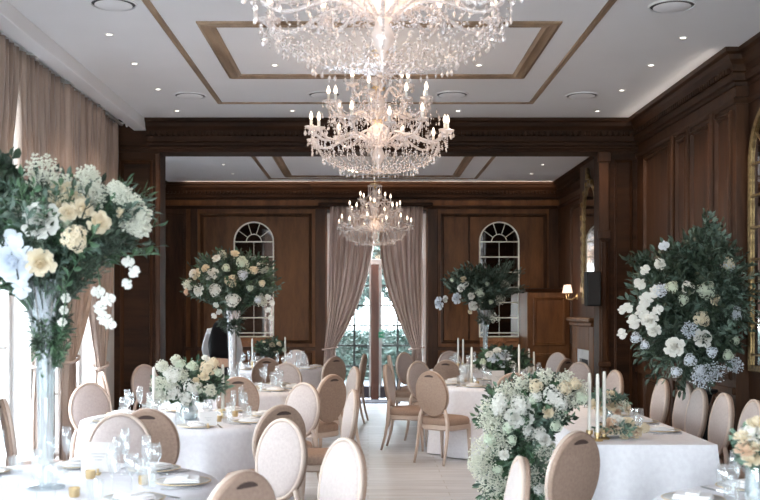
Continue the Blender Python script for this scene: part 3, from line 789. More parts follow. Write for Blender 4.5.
# ------------------------------------------------------------------ oval-back chair (origin on the floor under the seat, faces +y)
def chair_proto():
    t = thing('oval_back_chair', '', 'chair', (0,0,0))
    SH = .455
    # seat cushion: rounded trapezoid
    def outline(w, d, k=1.0, n=36):
        out = []
        for i in range(n):
            a = 2*PI*i/n; c, s = math.cos(a), math.sin(a)
            e = .55
            x = math.copysign(abs(c)**e, c)*w/2; y = math.copysign(abs(s)**e, s)*d/2
            x *= 1 + .08*(y/(d/2)); out.append((x*k, y*k))
        return out
    def slab(levels, w=.43, d=.42):
        vs = []; fs = []; n = 36
        for (k, z) in levels: vs += [(x, y-.005, z) for x, y in outline(w, d, k)]
        for q in range(len(levels)-1):
            for i in range(n): fs.append((q*n+i, q*n+(i+1)%n, (q+1)*n+(i+1)%n, (q+1)*n+i))
        fs.append(tuple(reversed(range(n)))); fs.append(tuple((len(levels)-1)*n+i for i in range(n)))
        m = MB(); m.add(vs, fs); return m
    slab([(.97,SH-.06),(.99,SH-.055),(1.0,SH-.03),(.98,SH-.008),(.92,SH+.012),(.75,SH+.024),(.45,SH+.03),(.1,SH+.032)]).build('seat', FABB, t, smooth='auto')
    slab([(.90,SH-.115),(.96,SH-.11),(1.0,SH-.10),(1.0,SH-.062),(.97,SH-.058)]).build('seat_rail', CHFR, t, smooth='auto')
    # backrest: oval, leaning back
    ZC_ = .72; RX = .203; RZ = .240; tilt = math.radians(9)
    M = Matrix.Rotation(tilt, 3, 'X'); C = Vector((0,-.225,ZC_))
    def B(x, y, z): return C + M @ Vector((x, y, z))
    n = 40
    fr = MB(); prof = [(.006,.012),(.012,.019),(.020,.021),(.027,.016),(.029,.006),(.027,-.004),(.006,-.004)]
    vs = []; fs = []; m = len(prof)
    for i in range(n):
        a = 2*PI*i/n
        for (o, y) in prof:
            vs.append(B((RX-.028+o)*math.cos(a), y, (RZ-.028+o)*math.sin(a)))
    for i in range(n):
        for j in range(m): fs.append((i*m+j, ((i+1)%n)*m+j, ((i+1)%n)*m+(j+1)%m, i*m+(j+1)%m))
    fr.add(vs, fs); bf = fr.build('back_frame', CHFR, t, smooth=True)
    def pad(sgn, thick, rings=None, ro=.020):
        p = MB(); rings = rings or [(1.0,.012),(.97,.020),(.9,.026),(.7,.030+thick),(.4,.034+thick),(.05,.036+thick)]
        vs = []
        for (k, y) in rings:
            for i in range(n):
                a = 2*PI*i/n; vs.append(B((RX-ro)*k*math.cos(a), sgn*y*.85, (RZ-ro)*k*math.sin(a)))
        fs = [(q*n+i, q*n+(i+1)%n, (q+1)*n+(i+1)%n, (q+1)*n+i) for q in range(len(rings)-1) for i in range(n)]
        fs.append(tuple((len(rings)-1)*n+i for i in range(n)))
        p.add(vs, fs); return p
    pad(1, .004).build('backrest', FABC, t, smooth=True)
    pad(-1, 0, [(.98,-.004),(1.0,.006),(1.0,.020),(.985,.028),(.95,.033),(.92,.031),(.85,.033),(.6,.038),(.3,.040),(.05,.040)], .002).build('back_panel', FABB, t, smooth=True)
    # handle slot cut into the top of the back
    h = MB(); vs = []; k = 14
    for i in range(k):
        a = 2*PI*i/k; x = .058*math.cos(a); z = .190 + .012*math.sin(a) - 2.6*x*x
        vs.append(B(x, -.031, z))
    for i in range(k):
        a = 2*PI*i/k; x = .058*math.cos(a); z = .190 + .012*math.sin(a) - 2.6*x*x
        vs.append(B(x, -.015, z))
    h.add(vs, [tuple(range(k)), tuple(reversed(range(k,2*k)))] + [(i,(i+1)%k,k+(i+1)%k,k+i) for i in range(k)])
    h.build('handle_slot', DARK, t)
    for s in (-1, 1):
        a = math.radians(48)
        top = B(s*(RX-.01)*math.sin(a), 0, -(RZ-.01)*math.cos(a))
        pts = [top, (s*.165,-.207,.50), (s*.182,-.205,.42), (s*.185,-.215,.30), (s*.186,-.245,.14), (s*.188,-.285,.0)]
        MB().tube(pts, [.016,.020,.022,.019,.016,.013], 8).build('leg', CHFR, t, smooth=True)
        MB().tube([(s*.175,.165,.395),(s*.176,.170,.33),(s*.178,.178,.15),(s*.18,.185,0)], [.023,.022,.017,.012], 8).build('leg', CHFR, t, smooth=True)
    return t
CHAIR = chair_proto(); used = [False]
def chair(px, D, target, label, group, xx=None):
    """px: picture column of the back; D: distance; target: point the chair faces"""
    x = xx if xx is not None else pl(D, px)
    d = Vector((target[0]-x, target[1]-D)); L_ = d.length; d.normalize()
    org = Vector((x, D)) + d*.235
    rz = math.atan2(d.y, d.x) - PI/2
    if not used[0]: o = CHAIR; used[0] = True; o.location = (org.x, org.y, 0); o.rotation_euler = (0,0,rz); o['label'] = label; o['group'] = group
    else: o = dup(CHAIR, (org.x, org.y, 0), rz, label, group)
    return o
# ------------------------------------------------------------------ tables
TR = .78
def round_table(c, tl, seed):
    r = random.Random(seed)
    t = thing('round_table', 'round banquet table hidden under its white cloth, ' + tl, 'table', (c[0],c[1],0), 0, 'round banquet tables')
    MB().lathe([(.0001,.715),(TR-.02,.715),(TR-.01,.72),(TR-.01,.738),(TR-.02,.742),(.0001,.742)], 40).build('tabletop', WOODO, t)
    MB().lathe([(.0001,0),(.30,0),(.30,.02),(.06,.06),(.04,.10),(.04,.66),(.12,.715),(.0001,.715)], 24).build('pedestal', BLACK, t)
    nf = 11; ph = r.uniform(0,6); N = 156
    def fn(u, v):
        a = 2*PI*u
        if v <= .25:
            k = v/.25; q = TR*k; z = .750
            if k > .97: z = .748
        else:
            k = (v-.25)/.75
            f = math.sin(nf*a+ph)*.6 + .4*math.sin((nf+5)*a+ph*2)
            q = TR + .004 + k*.045 + f*.050*k**.7; z = .745 - k*.735
        return (q*math.cos(a), q*math.sin(a), z)
    cl = MB().grid(fn, N, 24, True).build('tablecloth', CLOTH, smooth=True, loc=(c[0],c[1],.0))
    tag(cl, 'floor length white tablecloth over ' + tl, 'tablecloth', 'white tablecloths')
T1 = (-1.5,5.0); T2 = (-1.40,8.05); T3 = (-1.40,11.15); T4 = (-1.35,14.9); T5 = (1.5,11.75); T6 = (1.6,14.35); T9 = (1.98,4.35)
TN_ = {'T1':'the nearest left table', 'T2':'the left hydrangea table', 'T3':'the silver vase table', 'T4':'the rearmost left table',
       'T5':'the right rose bouquet table', 'T6':'the rearmost right table', 'T9':'the bottom right corner table'}
TT = {'T1':T1,'T2':T2,'T3':T3,'T4':T4,'T5':T5,'T6':T6,'T9':T9}
for i, k in enumerate(TT): round_table(TT[k], TN_[k], i+3)
# long table
LX0, LX1, LY0, LY1 = 1.395, 2.165, 6.52, 9.75
t = thing('banquet_table', 'long rectangular table hidden under its white cloth, on the right', 'table', ((LX0+LX1)/2, (LY0+LY1)/2, 0))
MB().cbox(-.375, .375, -1.6, 1.6, .71, .742, .005).build('tabletop', WOODO, t)
for sx in (-.3, .3):
    for sy in (-1.45, 1.45): MB().tube([(sx,sy,0),(sx,sy,.71)], .02, 8).build('leg', BLACK, t, smooth=True)
def rect_cloth():
    per = []; c = .02
    xs = [(LX0,LY0),(LX1,LY0),(LX1,LY1),(LX0,LY1)]
    P = []
    for k in range(4):
        a = Vector(xs[k]); b = Vector(xs[(k+1)%4]); m = 24 if k % 2 == 0 else 90
        for i in range(m):
            q = a.lerp(b, i/m); nrm = Vector(((b-a).y, -(b-a).x)).normalized()
            P.append((q, nrm, i/m, (b-a).length))
    n = len(P); vs = []; fs = []
    cx, cy = (LX0+LX1)/2, (LY0+LY1)/2
    rows = 16
    for j in range(rows+1):
        k = j/rows
        for (q, nrm, u, L_) in P:
            f = .028*math.sin(u*L_*17 + (1 if L_ > 1 else 4)) * k
            corner = math.exp(-min(u,1-u)*L_*9)*.05*k
            o = q + nrm*(.006 + .03*k + f)
            d = (q - Vector((cx,cy))).normalized()
            o += d*corner
            vs.append((o.x, o.y, .750 - k*.740 if j else .7505))
    for j in range(rows):
        for i in range(n): fs.append((j*n+i, j*n+(i+1)%n, (j+1)*n+(i+1)%n, (j+1)*n+i))
    vs += [(q.x*.999+cx*.001, q.y, .7515) for (q,_,_,_) in P]
    b = (rows+1)*n
    for i in range(n): fs.append((b+i, b+(i+1)%n, (i+1)%n, i))
    fs.append(tuple(b+i for i in range(n)))
    m = MB(); m.add(vs, fs)
    tag(m.build('tablecloth', CLOTH, smooth='auto'), 'floor length white tablecloth on the long table with the three tapers', 'tablecloth', 'white tablecloths')
rect_cloth()
G = 'chairs around ' 
L = [ # table, px, D, label
 ('T1',120,6.42,'beige oval-back chair behind the big place card on the nearest left table'),
 ('T1',282,6.10,'pale oval-back chair of the nearest left table, in front of a slotted brown back'),
 ('T1',343,5.20,'large pale oval-back chair standing at the aisle edge, bottom centre of the picture'),
 ('T1',231,4.20,'brown oval-back chair with dark handle slot cut off by the bottom edge'),
 ('T2',7,7.5,'sunlit white oval-back chair cut off by the left picture edge'),
 ('T2',90,9.05,'pale oval-back chair behind the hydrangea table on the window side'),
 ('T2',148,6.74,'brown oval-back chair with handle slot, half hidden behind the chair at the big place card'),
 ('T2',280,7.0,'brown oval-back chair with dark handle slot on the aisle side of the hydrangea table'),
 ('T2',303,9.05,'pale oval-back chair on the far aisle side of the hydrangea table'),
 ('T2',346,8.30,'pale oval-back chair seen nearly edge-on at the aisle, right of the hydrangea table'),
 ('T3',238,9.88,'grey oval-back chair seen from behind, right of the low white hydrangeas'),
 ('T3',145,12.0,'pink-grey oval-back chair against the dark left pier'),
 ('T3',104,10.6,'pale oval-back chair seen edge-on beside the furthest left window'),
 ('T3',331,10.2,'brown oval-back chair seen from behind on the aisle side of the silver vase table'),
 ('T3',346,11.5,'pale oval-back chair facing left on the aisle side of the silver vase table'),
 ('T3',286,12.35,'lilac-grey oval-back chair facing the camera behind the silver vase table'),
 ('T4',267,13.6,'brown oval-back chair with handle slot in front of the rearmost left table'),
 ('T4',334,13.9,'dark brown oval-back chair with handle slot at the rear, left of the french doors'),
 ('T4',347,14.75,'pale oval-back chair right next to the left mauve curtain'),
 ('T4',295,16.1,'brownish oval-back chair behind the rearmost left table'),
 ('T5',435,10.82,'grey oval-back chair beside the aisle with its legs in full view'),
 ('T5',408,11.95,'oval-back chair seen edge-on at the aisle side of the right table'),
 ('T5',419,12.75,'tan oval-back chair facing right-forward behind the edge-on chair'),
 ('T5',513,10.55,'brownish chair back rising just behind the cascading flowers'),
 ('T5',571,12.45,'pale oval-back chair right of the low rose bouquet, left of the fireplace'),
 ('T6',447,13.05,'lilac-grey oval-back chair seen from behind in front of the rearmost right table'),
 ('T6',397,14.3,'grey oval-back chair with handle slot at the aisle beside the french doors'),
 ('T6',405,15.3,'tan oval-back chair just behind the grey one near the right mauve curtain'),
 ('T6',450,15.75,'tan oval-back chair behind the rearmost right table'),
 ('T6',551,13.6,'dark brown oval-back chair seen from behind at the rear right'),
 ('T6',557,15.2,'pale oval-back chair rim showing behind the dark brown one'),
 ('T9',574,5.5,'large golden-brown chair back in front of the long table corner'),
 ('T9',516,4.55,'narrow pale oval-back chair at the bottom edge in front of the flower cascade'),
]
GN = {'T1':'chairs around the nearest left table','T2':'chairs around the low hydrangea table','T3':'chairs around the silver vase table','T4':'chairs around the rearmost left table','T5':'chairs around the right round table','T6':'chairs around the rearmost right table','T9':'chairs around the nearest right table'}
for (k, px, D, lab) in L:
    tx, ty = TT[k]; x = pl(D, px); d = math.hypot(tx-x, ty-D); need = TR+.51
    if d < need:
        x = tx + (x-tx)*need/d; D = ty + (D-ty)*need/d
    tg = TT[k]
    if px == 343: tg = (x-1, D-.62)
    if px == 574: tg = (x-.85, D+1)
    if px == 516: tg = (x-1, D+.0)
    chair(0, D, tg, lab, GN[k], xx=x)
for (D, x, lab) in ((9.55,2.66,'pale chair of the long table furthest from the camera, beside the greenery'),(8.97,2.70,'pale chair of the long table, left one of the close pair'),(8.52,2.67,'pale chair of the long table, right one of the close pair'),(7.95,2.68,'pale chair standing alone right of the close pair at the long table'),(7.38,2.70,'large pale chair at the right picture edge')):
    chair(0, D, (x-1, D-.03), lab, 'chairs along the long table', xx=x)
chair(0, 10.9, (1.6,10.7), 'small lilac-grey oval chair back showing left of the big wall arrangement', 'chairs along the long table', xx=2.55)
# ------------------------------------------------------------------ flowers
def rose_mesh(mat_, seed, open_=.5):
    r = random.Random(seed); mb = MB()
    layers = [(3,.16,.95,.05),(3,.30,.92,.12),(4,.46,.85,.22),(5,.62,.74,.42),(5,.80,.58,.70),(6,.95,.40,1.0)]
    for li, (n, rad, h, flare) in enumerate(layers):
        for k in range(n):
            a0 = 2*PI*k/n + li*.9 + r.uniform(-.2,.2); w = PI/n*(1.25 if li < 3 else .98); hh = h*r.uniform(.88,1.08); rd = rad*r.uniform(.85,1.15); tilt = r.uniform(-.05,.12)
            def fn(u, v, a0=a0, w=w, rad=rd, h=hh, flare=flare, tilt=tilt, li=li):
                s_ = (u-.5)*2
                aa = a0 + s_*w*math.sin(min(1,.25+v)*PI*.5)*(1-(.28 if li < 3 else .62)*v**3)
                q = rad*(.30+.70*math.sin(min(1,v*1.3)*PI*.5)) + flare*open_*.38*v*v + tilt*v + .07*s_*s_*v*(-1 if flare < .3 else 1)
                z = h*(v - .20*s_*s_*v) - .22*open_*flare*max(0,v-.72)*3
                return (q*math.cos(aa), q*math.sin(aa), z-.35)
            mb.grid(fn, 5, 5)
    mb.ball((0,0,-.3), .38, 8, 5, (1,1,.6))
    o = mb.build('rose_bloom', mat_, smooth=True); me = o.data; bpy.data.objects.remove(o); return me
def hyd_mesh(mat_, seed):
    r = random.Random(seed); mb = MB(); n = 58
    mb.ball((0,0,-.12), .55, 8, 6, (1,1,.7))
    for i in range(n):
        z = 1-1.5*(i+.5)/n; q = math.sqrt(max(0,1-z*z)); a = i*2.39996 + r.uniform(-.15,.15)
        d = Vector((q*math.cos(a), q*math.sin(a), z)); lump = 1 + .13*math.sin(3*a+seed)+ r.uniform(-.12,.12)
        c = Vector((d.x*.86, d.y*.86, d.z*.62)) * lump
        d = (d + Vector((r.uniform(-.5,.5), r.uniform(-.5,.5), r.uniform(-.3,.5)))).normalized()
        t = d.orthogonal().normalized(); s = d.cross(t); ph = r.uniform(0,1.5); L_ = r.uniform(.19,.27)
        for k in range(4):
            b = ph+k*PI/2; u = t*math.cos(b)+s*math.sin(b); w = t*-math.sin(b)+s*math.cos(b)
            mb.add([c, c+u*L_*.55+w*L_*.42+d*.05, c+u*L_+d*.01, c+u*L_*.55-w*L_*.42+d*.05], [(0,1,2,3)])
    o = mb.build('h', mat_, smooth=False); me = o.data; bpy.data.objects.remove(o); return me
def orchid_mesh(mat_):
    mb = MB()
    for k, (l, w) in enumerate(((1,.62),(.95,.30),(.95,.30),(1,.62),(.95,.30))):
        a = (0, 1.25, 2.25, PI, -PI/2)[k] if True else 0
        def fn(u, v, a=a, l=l, w=w):
            q = l*v; s = (u-.5)*2*w*math.sin(PI*min(.97,v*.92+.03))**.7
            return (q*math.cos(a)-s*math.sin(a), q*math.sin(a)+s*math.cos(a), .15+.18*v-.12*(u-.5)**2*4)
        mb.grid(fn, 4, 5)
    mb.ball((0,-.05,.25), .16, 8, 6, (1,1.2,1))
    o = mb.build('o', mat_, smooth=True); me = o.data; bpy.data.objects.remove(o); return me
RW = rose_mesh(PWHITE,1,.6); RC = rose_mesh(PCREAM,2,.5); RP = rose_mesh(PPEACH,3,.5); RB = rose_mesh(PBLUE,4,.9)
HW = hyd_mesh(PWHITE,5); HG = hyd_mesh(PHYD,6); HC = hyd_mesh(PCREAM,7); HB = hyd_mesh(PBLUE,8); OR = orchid_mesh(PBLUE); ORW = orchid_mesh(PWHITE)
KN = {id(RW):'white_rose', id(RC):'cream_rose', id(RP):'blush_rose', id(RB):'open_white_rose', id(HW):'white_hydrangea', id(HG):'green_hydrangea', id(HC):'cream_hydrangea', id(HB):'cool_white_hydrangea', id(OR):'orchid_bloom', id(ORW):'orchid_bloom'}
def bloom(t, me, p, d, s):
    o = bpy.data.objects.new(KN[id(me)], me); COL.objects.link(o); o.parent = t
    s *= .80; o.location = p; o.scale = (s,s,s*1.05)
    o.rotation_mode = 'XYZ'; o.rotation_euler = Vector(d).to_track_quat('Z','Y').to_euler()
    o.rotation_euler.rotate_axis('Z', R.uniform(0,6)); return o
def sphere_dir(r):
    while True:
        d = Vector((r.uniform(-1,1), r.uniform(-1,1), r.uniform(-1,1)))
        if .1 < d.length < 1: return d.normalized()
def foliage(t, c, rad, n, seed, mats, root, leaf=(.05,.022), zmin=-.7, dens=14, ferny=.3, zlim=None, flt=None):
    """leafy stems fanning from root into an ellipsoid; one mesh per kind of green"""
    r = random.Random(seed); c = Vector(c); root = Vector(root)
    mbs = [MB() for _ in mats]
    for i in range(n):
        d = sphere_dir(r)
        if d.z < zmin: d.z = -d.z
        e = c + Vector((d.x*rad[0], d.y*rad[1], d.z*rad[2])) * r.uniform(.75, 1.12)
        if flt and not flt(e): continue
        mi = r.randrange(len(mats)); mb = mbs[mi]
        st = root.lerp(c, .6) if r.random() < .6 else root
        mid = (st+e)/2 + Vector((0,0,abs(rad[2])*.12)) 
        pts = [st.lerp(mid, u/3) if u <= 3 else mid.lerp(e, (u-3)/3) for u in range(7)]
        mb.tube(pts, [.003]*7, 3, False)
        thin = r.random() < ferny
        m = dens if not thin else int(dens*1.6)
        for k in range(m):
            u = .35 + .65*k/m; seg = u*6; q = min(5, int(seg)); p = pts[q].lerp(pts[q+1], seg-q)
            ax = (pts[q+1]-pts[q]).normalized(); sd = ax.cross(sphere_dir(r))
            if sd.length < .01: continue
            dd = ax*.6 + sd.normalized()*(.9 if k % 2 else -.9)
            if thin: mb.leaf(p, dd, leaf[0]*r.uniform(.8,1.3), leaf[1]*.32)
            else: mb.leaf(p, dd, leaf[0]*r.uniform(.7,1.3), leaf[1]*r.uniform(.8,1.3))
        mb.leaf(pts[6], (pts[6]-pts[5]), leaf[0], leaf[1])
    for mb, m in zip(mbs, mats):
        if mb.v: mb.build('foliage', m, t, kind='stuff')
def gyp(t, cs, seed, per=170, s=.006, m=None):
    """clouds of tiny blossoms"""
    r = random.Random(seed); mb = MB()
    for (c, rad) in cs:
        c = Vector(c)
        for i in range(per):
            p = c + sphere_dir(r)*rad*(.45+.6*r.random())
            q = r.uniform(.7,1.4)*s
            mb.octa(p, q, q*.8)
        for i in range(18): mb.tube([c, c+sphere_dir(r)*rad*.9], .0012, 3, False)
    return mb.build('tiny_blossoms', m or PGYP, t, kind='stuff')
def trumpet(t, h, r0, r1, m, base=.09):
    prof = [(.0001,0),(base,0),(base,.008),(.03,.02),(r0,.06),(r0*1.02,.2*h),(r0*1.1,.45*h),(r0*1.35,.7*h),(r1*.75,.88*h),(r1,.985*h),(r1*1.04,h),(r1-.006,h),(r1*.7,.88*h),(r0*1.2,.7*h),(r0*.9,.45*h),(.0001,.43*h)]
    return MB().lathe(prof, 28).build('vase', m, t, smooth='auto')

def scatter_blooms(t, c, rad, lst, seed, face=None, mn=.0):
    r = random.Random(seed); c = Vector(c)
    for (me, s, k) in lst:
        for i in range(k):
            d = sphere_dir(r)
            if d.z < mn-.6: d.z = -d.z
            p = c + Vector((d.x*rad[0], d.y*rad[1], d.z*rad[2]))*r.uniform(.82,1.0)
            bloom(t, me, p, (d.x/rad[0]*rad[2], d.y/rad[1]*rad[2], d.z), s*r.uniform(.85,1.15))

def F_at(px, py, D, org): return at(px, py, D) - Vector(org)

# tall arrangement on the nearest left table
o1 = (-1.52, 4.95, .752)
t = thing('tall_flower_arrangement', 'huge tall arrangement of white and cream blooms in a trumpet vase at the left edge', 'flowers', o1)
trumpet(t, .98, .035, .125, VGLS)
q = lambda px, py, dy=-.35: F_at(px, py, 4.95+dy, o1)
foliage(t, (.03,0,1.22), (.46,.44,.23), 330, 21, [LDARK,LMID,LDARK,LGREY], (0,0,.75), (.056,.024), -.6, 15, .5)
foliage(t, (0.02,0,.80), (.09,.09,.24), 120, 22, [LDARK,LDARK,LMID], (.0,0,.50), (.042,.012), -1, 14, .6)
foliage(t, (-.19,.0,1.42), (.07,.12,.16), 14, 23, [LDARK], (-.15,0,1.2), (.06,.034), -.2, 12, 0)
foliage(t, (.42,-.05,1.34), (.10,.14,.10), 30, 24, [LMID,LGREY], (.1,0,1.15), (.06,.012), -1, 14, 1)
for (px,py,me,s,dy) in ((40,220,RW,.085,-.36),(40,263,RC,.068,-.40),(68,212,RC,.045,-.33),(83,208,RC,.050,-.30),(75,238,HC,.075,-.38),(100,222,RC,.058,-.32),(121,213,RC,.028,-.2),
                 (10,262,RB,.095,-.40),(14,240,OR,.065,-.36),(-18,230,RW,.07,-.3),(-20,270,HB,.08,-.3),(22,288,OR,.06,-.36),
                 (58,208,RC,.035,-.2),(66,222,HG,.04,-.25)):
    p = q(px,py,dy); bloom(t, me, p, p - Vector((0,.1,1.15)), s)
for (px,py,s) in ((98,292,.055),(108,300,.06),(100,308,.055),(104,318,.06),(110,324,.05),(128,262,.05),(134,272,.05),(127,284,.045),(66,298,.03),(64,310,.028),(62,322,.028)):
    bloom(t, ORW if s > .04 else RW, q(px,py,-.15), (.2,-1,.1), s*.75)
g = MB()
for a in ((95,250,100,285,106,330),(120,250,133,262,128,290),(60,270,66,295,62,330)):
    g.tube([q(a[0],a[1],-.15), q(a[2],a[3],-.15), q(a[4],a[5],-.15)], .003, 5)
g.build('orchid_stem', LMID, t)
cs = []
for (px,py,rr) in ((42,172,.085),(50,190,.085),(40,205,.06),(88,178,.06),(92,195,.07),(70,200,.08),(64,190,.07),(122,195,.05),(134,205,.05),(142,215,.045),(130,222,.05),(20,215,.07),(115,188,.035),(140,228,.05)):
    cs.append((q(px,py,-.15), rr))
gyp(t, cs, 25, 330, .0062)
gyp(t, [(q(62,196,-.22),.07),(q(80,205,-.2),.05)], 26, 250, .007, PCREAM)
# tall silver arrangement, third left table
o2 = (-1.44, 11.15, .752)
t = thing('tall_flower_arrangement', 'tall silver trumpet vase with round green and white arrangement before the left arched mirror', 'flowers', o2)
trumpet(t, .82, .040, .100, SILV)
q = lambda px, py, dy=-.35: F_at(px, py, 11.15+dy, o2)
foliage(t, (.0,0,1.13), (.49,.46,.31), 360, 31, [LDARK,LGREY,LDARK,LMID], (0,0,.7), (.05,.022), -.5, 16, .45)
foliage(t, (0,0,.72), (.12,.12,.16), 40, 32, [LDARK], (0,0,.6), (.06,.02), -1, 12, .6)
for (px,py,me,s) in ((231,281,HC,.09),(212,274,RW,.075),(196,274,RC,.065),(198,290,RW,.07),(215,290,HW,.09),(233,300,HW,.10),(192,273,RW,.05),(216,258,RW,.05),(242,262,HG,.085),(254,270,HC,.06),(243,275,HB,.07),(235,253,RC,.05),(262,283,HC,.05),(205,268,RC,.05),(186,292,RP,.04),(258,300,HB,.05),(250,288,HG,.05),(226,268,HG,.06)):
    p = q(px,py); bloom(t, me, p, p - Vector((0,.1,1.0)), s*.98)
for (px,py) in ((216,305),(219,312),(214,316),(268,297),(272,303),(268,310),(271,318)): bloom(t, ORW, q(px,py,-.2), (.1,-1,.1), .042)
g = MB(); g.tube([q(214,290,-.2), q(218,308,-.2), q(215,318,-.2)], .004, 4).tube([q(260,285,-.2), q(270,300,-.2), q(270,320,-.2)], .004, 4); g.build('orchid_stem', LMID, t)
gyp(t, [(q(245,268,-.2),.07),(q(262,268,-.1),.07),(q(188,285,-.1),.06),(q(262,300,-.1),.07),(q(222,255,-.1),.05)], 33, 200, .008)
# tall arrangement on the rearmost right table
o3 = (1.60, 14.3, .752)
t = thing('tall_flower_arrangement', 'smaller tall arrangement with white roses at its left before the right arched mirror', 'flowers', o3)
trumpet(t, .82, .03, .11, VGLS)
q = lambda px, py, dy=-.35: F_at(px, py, 14.3+dy, o3)
foliage(t, (-.12,0,1.15), (.40,.40,.27), 170, 41, [LDARK,LGREY,LDARK], (0,0,.7), (.075,.035), -.4, 12, .3)
foliage(t, (.27,0,1.18), (.28,.35,.30), 90, 42, [LDARK,LDARK,LGREY], (0,0,.75), (.05,.018), -.5, 12, .8)
foliage(t, (0,0,.74), (.10,.10,.16), 30, 43, [LDARK], (0,0,.6), (.06,.02), -1, 12, .6)
for (px,py,me,s) in ((438,303,RB,.10),(456,298,RB,.085),(461,288,RW,.07),(473,306,RW,.08),(480,292,HG,.10),(466,284,RW,.05),(463,279,RC,.06),(471,296,RW,.06),(452,280,HG,.05),(445,299,RW,.06),(487,284,HG,.05),(470,312,RC,.04),(491,302,HG,.05)):
    p = q(px,py); bloom(t, me, p, p - Vector((0,.1,1.0)), s*.85)
gyp(t, [(q(500,300,-.1),.08),(q(505,285,-.1),.07),(q(495,318,-.1),.07)], 44, 110, .007)
# wall arrangement, right
o4 = (2.90, 9.02, 0)
t = thing('pedestal_flower_arrangement', 'large dark green arrangement with white roses and lilies on a stand by the right wall', 'flowers', o4)
MB().lathe([(.0001,0),(.14,0),(.14,.03),(.05,.06),(.03,.12),(.025,.75),(.06,.86),(.10,.88),(.10,.90),(.0001,.90)], 24).build('stand', BLACK, t, smooth='auto')
MB().lathe([(.0001,.90),(.05,.90),(.05,.92),(.09,.99),(.12,1.06),(.11,1.06),(.08,.99),(.0001,.97)], 24).build('vase', VGLS, t, smooth='auto')
c4 = Vector((-.20, -.30, 1.66))
keep = lambda e: e.x + o4[0] < XR1-.13
foliage(t, c4, (.50,.50,.50), 560, 51, [LDARK,LDARK,LGREY,LDARK], (0,-.1,1.05), (.075,.034), -.8, 15, .25, flt=keep)
foliage(t, c4+Vector((.12,0,.48)), (.14,.2,.24), 36, 52, [LDARK,LGREY], c4, (.055,.032), -.1, 12, 0, flt=keep)
foliage(t, c4+Vector((.12,-.1,.0)), (.36,.40,.48), 260, 56, [LDARK,LDARK,LGREY], c4, (.05,.024), -.8, 15, .3, flt=lambda e: e.x + o4[0] < XR1-.05 or e.y + o4[1] < 8.85 and e.x + o4[0] < XR2-.06)
foliage(t, c4+Vector((-.50,0,.33)), (.17,.1,.05), 16, 53, [LDARK], c4, (.06,.03), -.1, 12, 0)
foliage(t, c4+Vector((-.05,0,-.45)), (.40,.35,.28), 130, 54, [LDARK,LDARK,LGREY], c4, (.07,.03), -1, 14, .3, flt=keep)
for (px,py,me,s,D) in ((674,347,RW,.085,8.25),(703,338,RW,.08,8.3),(702,318,HC,.09,8.3),(735,314,HB,.08,8.35),(706,290,HG,.10,8.3),(688,288,HW,.075,8.3),(672,287,HG,.07,8.3),(728,264,HC,.08,8.4),(729,268,HG,.06,8.4),(664,246,OR,.06,8.5),(646,300,ORW,.085,8.4),(642,312,ORW,.08,8.4),(634,322,ORW,.08,8.4),(650,320,RW,.07,8.3),(640,284,ORW,.07,8.5),(628,308,ORW,.06,8.5),(622,310,ORW,.05,8.5),(622,334,ORW,.06,8.5),(636,338,HB,.06,8.4),(654,330,RW,.06,8.3),(660,264,RW,.05,8.5),(655,292,ORW,.07,8.35),(683,300,HG,.06,8.3),(645,345,HB,.05,8.35),(690,360,HB,.07,8.3),(712,352,HB,.06,8.3),(676,372,HB,.06,8.3),(700,370,HB,.06,8.3),(728,355,HG,.06,8.35),(735,340,HG,.05,8.4),(645,270,ORW,.06,8.5),(716,300,RC,.05,8.3),(658,310,ORW,.06,8.3)):
    p = at(px,py,D) - Vector(o4); bloom(t, me, p, (-.35,-1,.15) if px < 680 else (0,-1,.2), s*.95)
gyp(t, [(at(700,378,8.4)-Vector(o4),.08),(at(715,372,8.4)-Vector(o4),.09),(at(735,365,8.45)-Vector(o4),.07),(at(690,330,8.3)-Vector(o4),.07),(at(660,290,8.35)-Vector(o4),.06),(at(727,268,8.4)-Vector(o4),.06)], 55, 160, .007, PBLUE)
# cascade of white flowers beside the long table
o5 = (.985, 6.85, 0)
t = thing('flower_cascade', 'big frothy cascade of white flowers and greenery spilling to the floor by the long table', 'flowers', o5)
foliage(t, (.0,0,.46), (.26,.28,.46), 330, 61, [LMID,LGREY,LMINT,LMINT], (0,.0,.35), (.055,.022), -1, 14, .3)
foliage(t, (.03,0,.90), (.29,.28,.22), 280, 62, [LMID,LGREY,LDARK,LMINT], (0,0,.5), (.05,.025), -.4, 14, .25)
foliage(t, (.17,-.05,1.02), (.20,.22,.13), 110, 64, [LMID,LGREY,LDARK], (.1,0,.85), (.05,.025), -.3, 14, .25)
r5 = random.Random(63); cs = []
BL5 = ((520,404,HW,.10),(552,395,HW,.10),(565,388,HC,.07),(536,386,HC,.07),(500,400,HW,.08),(514,418,RW,.08),(526,412,RW,.06),(560,402,HW,.08),(498,408,HW,.07),(540,434,HW,.07),(545,440,RW,.05),(528,418,RW,.05),(508,428,HG,.06),(489,440,HG,.06),(498,470,HG,.05),(575,384,HC,.06),(582,398,HG,.06),(548,412,RC,.05),(532,400,HG,.05),(512,440,HG,.05),(540,490,HW,.06),(556,426,HG,.06),(520,488,HG,.06),(504,455,RW,.04),(536,396,HW,.06),(528,430,HW,.06))
for (px,py,me,s) in BL5:
    p = at(px,py,6.85-.27) - Vector(o5); bloom(t, me, p, (p.x*.8,-1,.35), s*.85)
